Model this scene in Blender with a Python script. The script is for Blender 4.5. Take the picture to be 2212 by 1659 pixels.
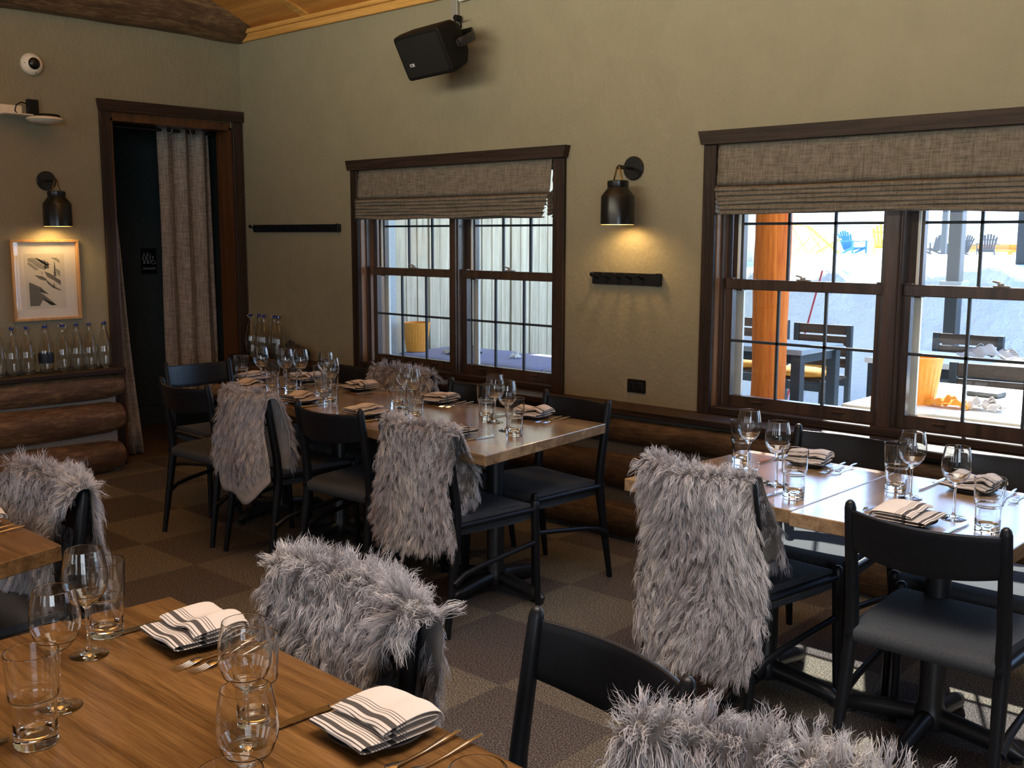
import bpy, math, random
import numpy as np
from mathutils import Vector, Matrix

for _o in list(bpy.data.objects):
    bpy.data.objects.remove(_o, do_unlink=True)
SC = bpy.context.scene
COL = SC.collection
R = math.radians

# ------------------------------------------------------------------ camera
cd = bpy.data.cameras.new('camera')
cd.sensor_fit = 'HORIZONTAL'
cd.sensor_width = 36.0
cd.lens = 36.0 * 2246.0 / 2212.0
cd.clip_start = 0.05
cd.clip_end = 600
cam = bpy.data.objects.new('camera', cd)
COL.objects.link(cam)
_yaw, _pit, _rol = R(42.287), R(8.068), R(0.138)
_f = Vector((-math.sin(_yaw) * math.cos(_pit), math.cos(_yaw) * math.cos(_pit), -math.sin(_pit)))
_r0 = Vector((math.cos(_yaw), math.sin(_yaw), 0))
_u0 = _r0.cross(_f)
_r = _r0 * math.cos(_rol) + _u0 * math.sin(_rol)
_u = -_r0 * math.sin(_rol) + _u0 * math.cos(_rol)
_m = Matrix((( _r.x, _u.x, -_f.x, 0), (_r.y, _u.y, -_f.y, 0), (_r.z, _u.z, -_f.z, 1.5), (0, 0, 0, 1)))
cam.matrix_world = _m
SC.camera = cam

# ------------------------------------------------------------------ world, sun, big lights, exposure
SC.view_settings.view_transform = 'Standard'
SC.view_settings.look = 'None'
SC.view_settings.gamma = 1.0
SC.view_settings.use_curve_mapping = False
SC.view_settings.exposure = 0.0
w = bpy.data.worlds.new('sky')
SC.world = w
w.use_nodes = True
wn = w.node_tree.nodes
bg = wn['Background']
sky = wn.new('ShaderNodeTexSky')
sky.sky_type = 'NISHITA'
sky.sun_disc = False
sky.sun_elevation = R(44)
sky.sun_rotation = R(-24)
sky.altitude = 2500
sky.air_density = 0.8
sky.dust_density = 0.7
w.node_tree.links.new(sky.outputs[0], bg.inputs[0])
bg.inputs[1].default_value = 1.1

def light(name, kind, loc, direction, energy, color=(1, 1, 1), **kw):
    d = bpy.data.lights.new(name, kind)
    d.energy = energy
    d.color = color
    for k, v in kw.items():
        setattr(d, k, v)
    o = bpy.data.objects.new(name, d)
    COL.objects.link(o)
    o.location = loc
    o.rotation_euler = Vector(direction).to_track_quat('-Z', 'Y').to_euler()
    return o

light('sun', 'SUN', (0, 0, 10), (0.45, -1.0, -1.07), 15.5, (1.0, 0.96, 0.90), angle=R(0.6))
# soft area fill added high in the dining room, no lamps hang there
light('fill_light_warm', 'AREA', (-2.4, 0.4, 2.7), (0.05, 0.80, 0.75), 165, (1.0, 0.92, 0.72), shape='RECTANGLE', size=5.0, size_y=0.8, spread=R(140))
light('fill_light_down', 'AREA', (-0.9, 1.8, 3.3), (-0.05, 0.06, -1), 36, (1.0, 0.96, 0.90), shape='RECTANGLE', size=2.4, size_y=1.2, spread=R(95))
# cool area fill added behind the camera, no windows are built there
light('fill_light_rear', 'AREA', (2.8, -2.2, 1.7), (-1, 0.62, -0.12), 95, (0.78, 0.88, 1.0), shape='RECTANGLE', size=2.2, size_y=1.4)
for _x in (-4.6, -2.2, 0.2):
    light('fill_light_back', 'AREA', (_x, -4.5, 1.65), (0, 1, -0.05), 17, (0.80, 0.89, 1.0), shape='RECTANGLE', size=1.1, size_y=1.4)
SC.cycles.use_denoising = True
SC.cycles.max_bounces = 16
SC.cycles.transmission_bounces = 14
SC.cycles.transparent_max_bounces = 24
SC.cycles.diffuse_bounces = 5
SC.cycles.sample_clamp_indirect = 6.0
SC.cycles.use_adaptive_sampling = True

# ------------------------------------------------------------------ material helpers
class NT:
    def __init__(s, name):
        s.m = bpy.data.materials.new(name)
        s.m.use_nodes = True
        s.t = s.m.node_tree
        s.b = s.t.nodes['Principled BSDF']
        s.out = s.t.nodes['Material Output']
    def n(s, typ, **kw):
        n = s.t.nodes.new(typ)
        for k, v in kw.items():
            if isinstance(k, str) and k.startswith('i_'):
                n.inputs[k[2:].replace('_', ' ')].default_value = v
            else:
                setattr(n, k, v)
        return n
    def l(s, a, b):
        s.t.links.new(a, b)
    def coord(s, out='Object', scale=(1, 1, 1), rot=(0, 0, 0), loc=(0, 0, 0)):
        c = s.n('ShaderNodeTexCoord')
        m = s.n('ShaderNodeMapping')
        m.inputs['Scale'].default_value = scale
        m.inputs['Rotation'].default_value = rot
        m.inputs['Location'].default_value = loc
        s.l(c.outputs[out], m.inputs[0])
        return m.outputs[0]
    def noise(s, v, scale, detail=4, rough=0.5, dist=0.0):
        n = s.n('ShaderNodeTexNoise')
        n.inputs['Scale'].default_value = scale
        n.inputs['Detail'].default_value = detail
        n.inputs['Roughness'].default_value = rough
        n.inputs['Distortion'].default_value = dist
        if v is not None:
            s.l(v, n.inputs['Vector'])
        return n.outputs['Fac']
    def ramp(s, fac, stops, interp='LINEAR'):
        r = s.n('ShaderNodeValToRGB')
        e = r.color_ramp.elements
        r.color_ramp.interpolation = interp
        while len(e) < len(stops):
            e.new(0.5)
        for q, (p, c) in zip(e, stops):
            q.position = p
            q.color = (*c, 1) if len(c) == 3 else c
        s.l(fac, r.inputs[0])
        return r.outputs[0]
    def mix(s, fac, a, b, mode='MIX'):
        m = s.n('ShaderNodeMix', data_type='RGBA', blend_type=mode)
        for idx, v in ((0, fac), (6, a), (7, b)):
            if hasattr(v, 'is_output'):
                s.l(v, m.inputs[idx])
            else:
                m.inputs[idx].default_value = v if idx == 0 else ((*v, 1) if len(v) == 3 else v)
        return m.outputs[2]
    def math(s, op, a, b=0.0):
        m = s.n('ShaderNodeMath', operation=op)
        for i, v in enumerate((a, b)):
            if hasattr(v, 'is_output'):
                s.l(v, m.inputs[i])
            else:
                m.inputs[i].default_value = v
        return m.outputs[0]
    def bump(s, h, strength=0.3, dist=0.01):
        b = s.n('ShaderNodeBump')
        b.inputs['Strength'].default_value = strength
        b.inputs['Distance'].default_value = dist
        s.l(h, b.inputs['Height'])
        s.l(b.outputs[0], s.b.inputs['Normal'])
    def base(s, c, rough=0.5, metal=0.0, spec=0.5):
        if hasattr(c, 'is_output'):
            s.l(c, s.b.inputs['Base Color'])
        else:
            s.b.inputs['Base Color'].default_value = (*c, 1)
        if hasattr(rough, 'is_output'):
            s.l(rough, s.b.inputs['Roughness'])
        else:
            s.b.inputs['Roughness'].default_value = rough
        s.b.inputs['Metallic'].default_value = metal
        s.b.inputs['Specular IOR Level'].default_value = spec
        return s

M = {}
def plain(name, c, rough=0.5, metal=0.0, spec=0.5, nz=0.08, scale=40):
    t = NT(name)
    f = t.noise(t.coord(), scale, 3)
    lo = tuple(x * (1 - nz) for x in c)
    hi = tuple(min(1, x * (1 + nz)) for x in c)
    t.base(t.ramp(f, [(0.3, lo), (0.7, hi)]), rough, metal, spec)
    M[name] = t.m
    return t

def wood(name, dark, light_, axis='X', scale=1.0, rough=0.4, spec=0.5, bump=0.1, plank=0.0, contrast=1.0):
    """grain runs along the given axis of the object"""
    t = NT(name)
    st = {'X': (0.35, 7, 7), 'Y': (7, 0.35, 7), 'Z': (7, 7, 0.35)}[axis]
    v = t.coord(scale=tuple(q * scale for q in st))
    ring = t.noise(v, 2.2, 3, 0.55, 0.6)
    fine = t.noise(t.coord(scale=tuple(q * scale * 6 for q in st)), 3.0, 4, 0.6)
    f = t.math('ADD', t.math('MULTIPLY', ring, 0.65), t.math('MULTIPLY', fine, 0.35))
    mid = tuple((a + b) / 2 for a, b in zip(dark, light_))
    col = t.ramp(f, [(0.5 - 0.16 / contrast, dark), (0.5, mid), (0.5 + 0.14 / contrast, light_)])
    if plank:
        pv = t.coord(scale=(1, 1, 1))
        sep = t.n('ShaderNodeSeparateXYZ'); t.l(pv, sep.inputs[0])
        q = sep.outputs['Y' if axis == 'X' else 'X']
        fl = t.math('FLOOR', t.math('DIVIDE', q, plank))
        wnz = t.n('ShaderNodeTexWhiteNoise', noise_dimensions='1D'); t.l(fl, wnz.inputs['W'])
        col = t.mix(t.math('MULTIPLY', wnz.outputs['Value'], 0.35), col, tuple(x * 0.55 for x in mid))
    t.base(col, rough, 0, spec)
    if name.startswith('oak_pale'):
        t.b.inputs['Coat Weight'].default_value = 0.8
        t.b.inputs['Coat Roughness'].default_value = 0.16
    if bump:
        t.bump(f, bump, 0.004)
    M[name] = t.m
    return t

# walls: painted, lightly trowelled plaster
t = NT('plaster')
v = t.coord('Object')
n1 = t.noise(v, 5, 5, 0.6, 0.4); n2 = t.noise(v, 38, 5, 0.65)
t.base(t.ramp(n1, [(0.3, (0.265, 0.242, 0.160)), (0.7, (0.293, 0.268, 0.178))]), 0.62, 0, 0.35)
n3 = t.noise(t.coord(scale=(1, 1, .45)), 14, 3, 0.6, 1.5)
t.bump(t.math('ADD', t.math('ADD', t.math('MULTIPLY', n1, 1.5), t.math('MULTIPLY', t.math('POWER', n2, 3.0), 1.4)), t.math('MULTIPLY', t.math('POWER', n3, 4.0), 3.0)), 0.24, 0.012)
M['plaster'] = t.m
plain('corridor_green', (0.050, 0.066, 0.060), 0.6)
plain('corridor_floor', (0.10, 0.075, 0.05), 0.6)
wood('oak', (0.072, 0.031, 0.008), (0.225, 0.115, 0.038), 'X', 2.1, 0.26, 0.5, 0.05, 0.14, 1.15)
wood('oak_edge', (0.18, 0.09, 0.03), (0.42, 0.25, 0.10), 'X', 1.0, 0.4, 0.4, 0.05)
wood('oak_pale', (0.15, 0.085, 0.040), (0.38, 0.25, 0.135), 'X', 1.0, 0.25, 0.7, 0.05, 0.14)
wood('oak_pale_cross', (0.15, 0.085, 0.040), (0.38, 0.25, 0.135), 'Y', 1.0, 0.27, 0.85, 0.04, 0.14)
wood('trim_wood', (0.011, 0.0065, 0.0045), (0.050, 0.029, 0.020), 'X', 1.7, 0.55, 0.3, 0.2 + 0.45)
wood('trim_wood_up', (0.011, 0.0065, 0.0045), (0.050, 0.029, 0.020), 'Z', 1.7, 0.55, 0.3, 0.2 + 0.6)
wood('trim_wood_y', (0.011, 0.0065, 0.0045), (0.050, 0.029, 0.020), 'Y', 1.7, 0.55, 0.3, 0.2 + 0.45)
wood('sash_wood', (0.030, 0.018, 0.012), (0.090, 0.055, 0.036), 'Z', 1.4, 0.28, 0.6, 0.15)
wood('jamb_wood', (0.05, 0.020, 0.008), (0.13, 0.052, 0.018), 'Z', 1.2, 0.35, 0.5, 0.15)
wood('window_jamb', (0.16, 0.075, 0.030), (0.34, 0.17, 0.075), 'Z', 1.2, 0.30, 0.6, 0.15)
wood('ceiling_wood', (0.42, 0.17, 0.035), (0.70, 0.33, 0.08), 'X', 0.9, 0.4, 0.4, 0.08)
wood('ceiling_batten', (0.46, 0.21, 0.045), (0.75, 0.42, 0.12), 'X', 1.2, 0.4, 0.4, 0.1)
wood('fence_wood', (0.46, 0.39, 0.27), (0.80, 0.71, 0.52), 'Z', 1.3, 0.8, 0.2, 0.2, 0.0)
wood('post_wood', (0.50, 0.075, 0.006), (1.0, 0.27, 0.035), 'Z', 0.9, 0.6, 0.15, 0.3)
wood('slat_wood', (0.035, 0.024, 0.018), (0.11, 0.075, 0.05), 'X', 1.2, 0.5, 0.4, 0.2)
# peeled log, brown and blotchy
def log_mat(name, axis, k=1.0):
    t = NT(name)
    st = {'X': (0.8, 4, 4), 'Y': (4, 0.8, 4)}[axis]
    a = t.noise(t.coord(scale=st), 2.4, 5, 0.6, 0.7)
    b = t.noise(t.coord(scale=tuple(q * 4 for q in st)), 4.0, 6, 0.75, 0.4)
    c = t.noise(t.coord(scale=(2, 2, 2)), 2.2, 3)
    f = t.math('ADD', t.math('MULTIPLY', a, 0.5), t.math('MULTIPLY', b, 0.5))
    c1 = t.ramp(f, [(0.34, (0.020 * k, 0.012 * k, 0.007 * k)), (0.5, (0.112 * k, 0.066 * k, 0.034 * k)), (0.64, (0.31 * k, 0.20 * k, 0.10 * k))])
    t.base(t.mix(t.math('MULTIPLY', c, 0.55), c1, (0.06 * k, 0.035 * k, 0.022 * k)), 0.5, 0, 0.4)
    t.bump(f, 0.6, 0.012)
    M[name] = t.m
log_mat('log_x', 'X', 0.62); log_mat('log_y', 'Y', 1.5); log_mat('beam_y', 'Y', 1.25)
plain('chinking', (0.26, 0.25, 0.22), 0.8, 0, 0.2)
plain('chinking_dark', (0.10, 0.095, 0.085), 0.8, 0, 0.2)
plain('black_lacquer', (0.0060, 0.0072, 0.010), 0.40, 0, 0.28)
plain('black_metal', (0.012, 0.013, 0.015), 0.38, 0.0, 0.6)
plain('lamp_black', (0.008, 0.0085, 0.0085), 0.27, 0.0, 0.5)
plain('black_plastic', (0.006, 0.006, 0.0055), 0.7, 0, 0.2)
plain('speaker_grille', (0.004, 0.004, 0.004), 0.8)
plain('white_plastic', (0.86, 0.80, 0.66), 0.35)
plain('grey_metal', (0.32, 0.31, 0.27), 0.5, 0.3)
plain('brass', (0.62, 0.42, 0.17), 0.25, 1.0)
plain('steel', (0.62, 0.60, 0.57), 0.16, 1.0, nz=0.02)
plain('mark_grey', (0.55, 0.55, 0.55), 0.5)
plain('sign_letter', (0.65, 0.66, 0.64), 0.6)
plain('plate_dark', (0.016, 0.016, 0.018), 0.3)
plain('blue_plastic', (0.020, 0.045, 0.24), 0.35)
plain('label_dark', (0.010, 0.015, 0.028), 0.5)
plain('leather', (0.13, 0.12, 0.115), 0.8, 0, 0.2)
plain('pale_leather', (0.42, 0.385, 0.36), 0.75)
plain('hide_fur', (0.16, 0.14, 0.135), 0.95, 0, 0.1)
plain('lilac_canvas', (0.30, 0.30, 0.44), 0.85, 0, 0.2)
plain('pale_canvas', (0.50, 0.53, 0.52), 0.85, 0, 0.2)
plain('orange_plastic', (1.0, 0.36, 0.04), 0.45)
plain('orange_cloth', (0.75, 0.30, 0.03), 0.8)
plain('yellow_wood', (0.75, 0.50, 0.10), 0.6)
plain('blue_paint', (0.07, 0.25, 0.45), 0.5)
plain('dark_paint', (0.035, 0.045, 0.05), 0.6)
plain('post_metal', (0.035, 0.042, 0.045), 0.45)
plain('table_outside', (0.35, 0.38, 0.38), 0.5)
plain('red_plastic', (0.45, 0.04, 0.05), 0.5)
plain('bag_cloth', (0.05, 0.047, 0.045), 0.9)
plain('paper', (0.80, 0.77, 0.66), 0.8, nz=0.02)
plain('mat_board', (0.92, 0.89, 0.80), 0.8, nz=0.01)
plain('ink', (0.16, 0.16, 0.15), 0.8)
plain('ink_pale', (0.34, 0.34, 0.31), 0.8)
wood('frame_wood', (0.36, 0.20, 0.08), (0.58, 0.36, 0.17), 'Z', 2, 0.45, 0.4, 0.05)
plain('bulb_white', (0.9, 0.85, 0.7), 0.5)
t = NT('lamp_inside'); t.base((0.85, 0.72, 0.45), 0.5); M['lamp_inside'] = t.m
t = NT('bulb_glow')
t.b.inputs['Emission Color'].default_value = (1.0, 0.66, 0.26, 1)
t.b.inputs['Emission Strength'].default_value = 5
M['bulb_glow'] = t.m

# woven fabrics
def weave(name, c1, c2, scale=260, rough=0.9, streak=1.0, sc=(1, 1, 1)):
    t = NT(name)
    a = t.noise(t.coord(scale=(1.2 * sc[0], 1.2 * sc[1], 14 * sc[2])), 10, 4, 0.7)
    b = t.noise(t.coord(scale=(14 * sc[0], 14 * sc[1], 1.0 * sc[2])), 8, 4, 0.7)
    g = t.noise(t.coord(), scale, 2)
    f = t.math('ADD', t.math('MULTIPLY', t.math('ADD', a, b), 0.42 * streak), t.math('MULTIPLY', g, 1 - 0.84 * streak))
    t.base(t.ramp(f, [(0.36, c1), (0.6, c2)]), rough, 0, 0.2)
    t.bump(f, 0.25, 0.002)
    M[name] = t.m
    return t
weave('shade_linen', (0.085, 0.072, 0.054), (0.25, 0.222, 0.18))
weave('curtain_linen', (0.11, 0.096, 0.086), (0.44, 0.40, 0.35))
t = plain('seat_fabric', (0.050, 0.056, 0.064), 0.85, 0, 0.25, nz=0.35, scale=420)

# striped napkin: dark band and hair lines across the cloth (object space)
t = NT('napkin_cloth')
c = t.n('ShaderNodeTexCoord'); s_ = t.n('ShaderNodeSeparateXYZ'); t.l(c.outputs['Object'], s_.inputs[0])
q = t.math('DIVIDE', t.math('ADD', s_.outputs['Y'], 0.10), 0.20)
st = [(0.0, 0)]
bands = [(.47, .478), (.497, .505), (.524, .532), (.565, .62), (.652, .66), (.679, .687), (.706, .714), (.735, .743), (.762, .770), (.80, .85), (.875, .883), (.90, .908)]
wht = (0.60, 0.55, 0.51); drk = (0.075, 0.068, 0.066)
stops = [(0.0, wht)]
for a, b in bands:
    stops += [(a, drk), (b, wht)]
t.base(t.ramp(q, stops[:25], 'CONSTANT'), 0.85, 0, 0.2)
t.bump(t.noise(t.coord(), 60, 4), 0.35, 0.003)
M['napkin_cloth'] = t.m

# carpet tiles, 0.48 m, mottled, alternating browns
t = NT('carpet')
c = t.n('ShaderNodeTexCoord'); mp = t.n('ShaderNodeMapping'); t.l(c.outputs['Object'], mp.inputs[0])
mp.inputs['Location'].default_value = (2.75 / 0.48, -3.40 / 0.48, 0)
mp.inputs['Scale'].default_value = (1 / 0.48, 1 / 0.48, 1)
fl = t.n('ShaderNodeVectorMath', operation='FLOOR'); t.l(mp.outputs[0], fl.inputs[0])
wn_ = t.n('ShaderNodeTexWhiteNoise', noise_dimensions='2D'); t.l(fl.outputs[0], wn_.inputs['Vector'])
ck = t.n('ShaderNodeTexChecker'); ck.inputs['Scale'].default_value = 1.0; t.l(fl.outputs[0], ck.inputs['Vector'])
off = t.n('ShaderNodeVectorMath', operation='ADD'); off.inputs[1].default_value = (0.5, 0.5, 0.5); t.l(fl.outputs[0], off.inputs[0]); t.l(off.outputs[0], ck.inputs['Vector'])
tile = t.math('ADD', t.math('MULTIPLY', ck.outputs['Fac'], 0.62), t.math('MULTIPLY', wn_.outputs['Value'], 0.38))
colr = t.ramp(tile, [(0.1, (0.072, 0.063, 0.061)), (0.45, (0.090, 0.079, 0.070)), (0.9, (0.125, 0.113, 0.090))])
pile = t.noise(t.coord(), 190, 3, 0.85)
spk = t.ramp(pile, [(0.42, (0.25, 0.25, 0.25)), (0.51, (1, 1, 1)), (0.62, (2.9, 2.8, 2.7))])
t.base(t.mix(1.0, colr, spk, 'MULTIPLY'), 0.95, 0, 0.1)
t.bump(pile, 0.6, 0.006)
M['carpet'] = t.m

# fur strands: colour follows per-strand attributes
t = NT('fur_strand')
at = t.n('ShaderNodeAttribute', attribute_name='fur')
se = t.n('ShaderNodeSeparateColor'); t.l(at.outputs['Color'], se.inputs[0])
rootc = t.ramp(se.outputs[1], [(0.0, (0.060, 0.050, 0.050)), (0.5, (0.11, 0.10, 0.112)), (1.0, (0.20, 0.18, 0.165))])
tipc = t.ramp(se.outputs[1], [(0.0, (0.50, 0.46, 0.47)), (0.5, (0.74, 0.74, 0.82)), (1.0, (0.95, 0.94, 0.91))])
t.base(t.mix(t.math('POWER', se.outputs[0], 0.8), rootc, tipc), 0.55, 0, 0.35)
try:
    t.b.inputs['Sheen Weight'].default_value = 0.25
except Exception:
    pass
tr = t.n('ShaderNodeBsdfTranslucent'); ms = t.n('ShaderNodeMixShader'); ms.inputs[0].default_value = 0.30
tr.inputs['Color'].default_value = (0.62, 0.60, 0.60, 1)
t.l(t.b.outputs[0], ms.inputs[1]); t.l(tr.outputs[0], ms.inputs[2]); t.l(ms.outputs[0], t.out.inputs[0])
M['fur_strand'] = t.m

# drinking glass: clear solid glass
t = NT('clear_glass')
g = t.n('ShaderNodeBsdfGlass'); g.inputs['IOR'].default_value = 1.45; g.inputs['Roughness'].default_value = 0.0
g.inputs['Color'].default_value = (0.985, 0.99, 0.985, 1)
t.l(g.outputs[0], t.out.inputs[0]); M['clear_glass'] = t.m
# window pane: thin glass that lets the light straight through and mirrors a little
def pane(name, refl, tint=(0.97, 0.985, 0.98)):
    t = NT(name)
    tp = t.n('ShaderNodeBsdfTransparent'); tp.inputs[0].default_value = (*tint, 1)
    gl = t.n('ShaderNodeBsdfGlossy'); gl.inputs['Roughness'].default_value = 0.02
    fr = t.n('ShaderNodeLayerWeight'); fr.inputs[0].default_value = 0.5
    f = t.math('MULTIPLY', t.math('ADD', t.math('MULTIPLY', t.math('POWER', fr.outputs['Facing'], 5.0), 0.9), 0.035), refl)
    mx = t.n('ShaderNodeMixShader'); t.l(f, mx.inputs[0]); t.l(tp.outputs[0], mx.inputs[1]); t.l(gl.outputs[0], mx.inputs[2])
    t.l(mx.outputs[0], t.out.inputs[0]); M[name] = t.m
pane('window_glass', 1.0); pane('picture_glass', 2.0, (1, 1, 1))

t = NT('snow')
n1 = t.noise(t.coord(scale=(1, 1, 1)), 1.3, 6, 0.6); n2 = t.noise(t.coord(), 9, 5, 0.7)
t.base(t.ramp(n1, [(0.3, (0.72, 0.83, 0.95)), (0.7, (0.83, 0.92, 1.0))]), 0.7, 0, 0.2)
t.bump(t.math('ADD', n1, t.math('MULTIPLY', n2, 0.3)), 0.7, 0.20)
M['snow'] = t.m

# ------------------------------------------------------------------ geometry helpers
def link(name, me, mats, parent=None, smooth=False, loc=None):
    o = bpy.data.objects.new(name, me)
    COL.objects.link(o)
    for m in (mats if isinstance(mats, (list, tuple)) else [mats]):
        me.materials.append(M[m])
    if smooth:
        me.polygons.foreach_set('use_smooth', [True] * len(me.polygons))
        if smooth != 'all':
            try:
                me.set_sharp_from_angle(angle=R(smooth if isinstance(smooth, (int, float)) and smooth > 1 else 40))
            except Exception:
                pass
    if parent is not None:
        o.parent = parent
    if loc is not None:
        o.location = loc
    return o

class G:
    """collects shapes into one mesh"""
    def __init__(s):
        s.v = []; s.f = []; s.mi = []
    def add(s, v, f, mi=0):
        k = len(s.v)
        s.v += [tuple(p) for p in v]
        s.f += [tuple(i + k for i in q) for q in f]
        s.mi += [mi] * len(f)
        return s
    def box(s, x0, x1, y0, y1, z0, z1, mi=0, bev=0.0):
        if bev <= 0:
            v = [(x, y, z) for z in (z0, z1) for y in (y0, y1) for x in (x0, x1)]
            return s.add(v, [(0, 2, 3, 1), (4, 5, 7, 6), (0, 1, 5, 4), (2, 6, 7, 3), (0, 4, 6, 2), (1, 3, 7, 5)], mi)
        b = min(bev, (x1 - x0) * .49, (y1 - y0) * .49, (z1 - z0) * .49)
        v = []; idx = {}
        for ix, (xa, sx) in enumerate(((x0, 1), (x1, -1))):
            for iy, (ya, sy) in enumerate(((y0, 1), (y1, -1))):
                for iz, (za, sz) in enumerate(((z0, 1), (z1, -1))):
                    for k in range(3):
                        p = [xa + sx * b, ya + sy * b, za + sz * b]
                        p[k] = (xa, ya, za)[k]
                        idx[(ix, iy, iz, k)] = len(v); v.append(tuple(p))
        f = []
        A = lambda a, b_, c, k: idx[(a, b_, c, k)]
        for i, fl in ((0, 0), (1, 1)):
            f.append(tuple(A(i, *q, 0) for q in ((0, 0), (0, 1), (1, 1), (1, 0)))[::(1 if i == 0 else -1)])
            f.append(tuple(A(q[0], i, q[1], 1) for q in ((0, 0), (1, 0), (1, 1), (0, 1)))[::(1 if i == 0 else -1)])
            f.append(tuple(A(q[0], q[1], i, 2) for q in ((0, 0), (0, 1), (1, 1), (1, 0)))[::(1 if i == 0 else -1)])
        for a in (0, 1):
            for b_ in (0, 1):
                q = (A(a, b_, 0, 0), A(a, b_, 1, 0), A(a, b_, 1, 1), A(a, b_, 0, 1)); f.append(q if a != b_ else q[::-1])
                q = (A(a, 0, b_, 0), A(a, 0, b_, 2), A(a, 1, b_, 2), A(a, 1, b_, 0)); f.append(q if a != b_ else q[::-1])
                q = (A(0, a, b_, 1), A(1, a, b_, 1), A(1, a, b_, 2), A(0, a, b_, 2)); f.append(q if a != b_ else q[::-1])
                for c in (0, 1):
                    q = (A(a, b_, c, 0), A(a, b_, c, 1), A(a, b_, c, 2)); f.append(q)
        return s.add(v, f, mi)
    def glass(s, prof, n=40):
        """lathe with narrow loops beside every corner so the shading stays crisp"""
        q = [prof[0]]
        for a, b in zip(prof, prof[1:]):
            d = math.hypot(b[0] - a[0], b[1] - a[1])
            k = min(.0004, d * .3)
            if d > .0012:
                q += [(a[0] + (b[0] - a[0]) * k / d, a[1] + (b[1] - a[1]) * k / d), (b[0] - (b[0] - a[0]) * k / d, b[1] - (b[1] - a[1]) * k / d)]
            q.append(b)
        return s.lathe(q, n)
    def lathe(s, prof, n=24, c=(0, 0, 0), mi=0, axis='Z', close=True):
        v = []; f = []; rings = []
        for r, z in prof:
            if r < 1e-6:
                rings.append([len(v)]); v.append((0, 0, z))
            else:
                rings.append(list(range(len(v), len(v) + n)))
                v += [(r * math.cos(2 * math.pi * i / n), r * math.sin(2 * math.pi * i / n), z) for i in range(n)]
        for a, b in zip(rings, rings[1:]):
            if len(a) == 1 and len(b) == 1:
                continue
            for i in range(n):
                j = (i + 1) % n
                if len(a) == 1:
                    f.append((a[0], b[j], b[i]))
                elif len(b) == 1:
                    f.append((a[i], a[j], b[0]))
                else:
                    f.append((a[i], a[j], b[j], b[i]))
        if axis == 'X':
            v = [(z, x, y) for x, y, z in v]
        elif axis == 'Y':
            v = [(y, z, x) for x, y, z in v]
        v = [(x + c[0], y + c[1], z + c[2]) for x, y, z in v]
        return s.add(v, f, mi)
    def tube(s, pts, rad, n=10, mi=0, flat=None, caps=True):
        """round bar through pts; rad a number or one per point; flat = (wide, thick) factors"""
        P = [Vector(p) for p in pts]
        if not hasattr(rad, '__len__'):
            rad = [rad] * len(P)
        v = []; f = []
        up = None
        for i, p in enumerate(P):
            d = (P[min(i + 1, len(P) - 1)] - P[max(i - 1, 0)]).normalized()
            if up is None:
                up = Vector((0, 0, 1)) if abs(d.z) < 0.9 else Vector((1, 0, 0))
            a = d.cross(up).normalized()
            up = a.cross(d).normalized()
            fa, fb = flat or (1, 1)
            for k in range(n):
                t = 2 * math.pi * k / n
                v.append(p + a * (rad[i] * fa * math.cos(t)) + up * (rad[i] * fb * math.sin(t)))
        for i in range(len(P) - 1):
            for k in range(n):
                j = (k + 1) % n
                f.append((i * n + k, i * n + j, (i + 1) * n + j, (i + 1) * n + k))
        if caps:
            f.append(tuple(range(n))[::-1]); f.append(tuple(range((len(P) - 1) * n, len(P) * n)))
        return s.add(v, f, mi)
    def grid(s, fn, nu, nv, mi=0, closed_u=False):
        v = [fn(i / (nu if closed_u else nu - 1), j / (nv - 1)) for j in range(nv) for i in range(nu)]
        f = []
        for j in range(nv - 1):
            for i in range(nu if closed_u else nu - 1):
                i2 = (i + 1) % nu
                f.append((j * nu + i, j * nu + i2, (j + 1) * nu + i2, (j + 1) * nu + i))
        return s.add(v, f, mi)
    def prism(s, poly, a, b, plane='XY', mi=0):
        """polygon extruded from a to b along the remaining axis"""
        put = {'XY': lambda p, q: (p[0], p[1], q), 'XZ': lambda p, q: (p[0], q, p[1]), 'YZ': lambda p, q: (q, p[0], p[1])}[plane]
        n = len(poly)
        v = [put(p, a) for p in poly] + [put(p, b) for p in poly]
        f = [tuple(range(n))[::-1], tuple(range(n, 2 * n))] + [(i, (i + 1) % n, n + (i + 1) % n, n + i) for i in range(n)]
        return s.add(v, f, mi)
    def build(s, name, mats, parent=None, smooth=False, loc=None):
        me = bpy.data.meshes.new(name)
        me.from_pydata(s.v, [], s.f)
        o = link(name, me, mats, parent, smooth, loc)
        if len(set(s.mi)) > 1:
            me.polygons.foreach_set('material_index', s.mi)
        bm_fix(me)
        return o

def bm_fix(me):
    import bmesh
    b = bmesh.new(); b.from_mesh(me)
    bmesh.ops.recalc_face_normals(b, faces=b.faces)
    b.to_mesh(me); b.free(); me.update()

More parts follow.
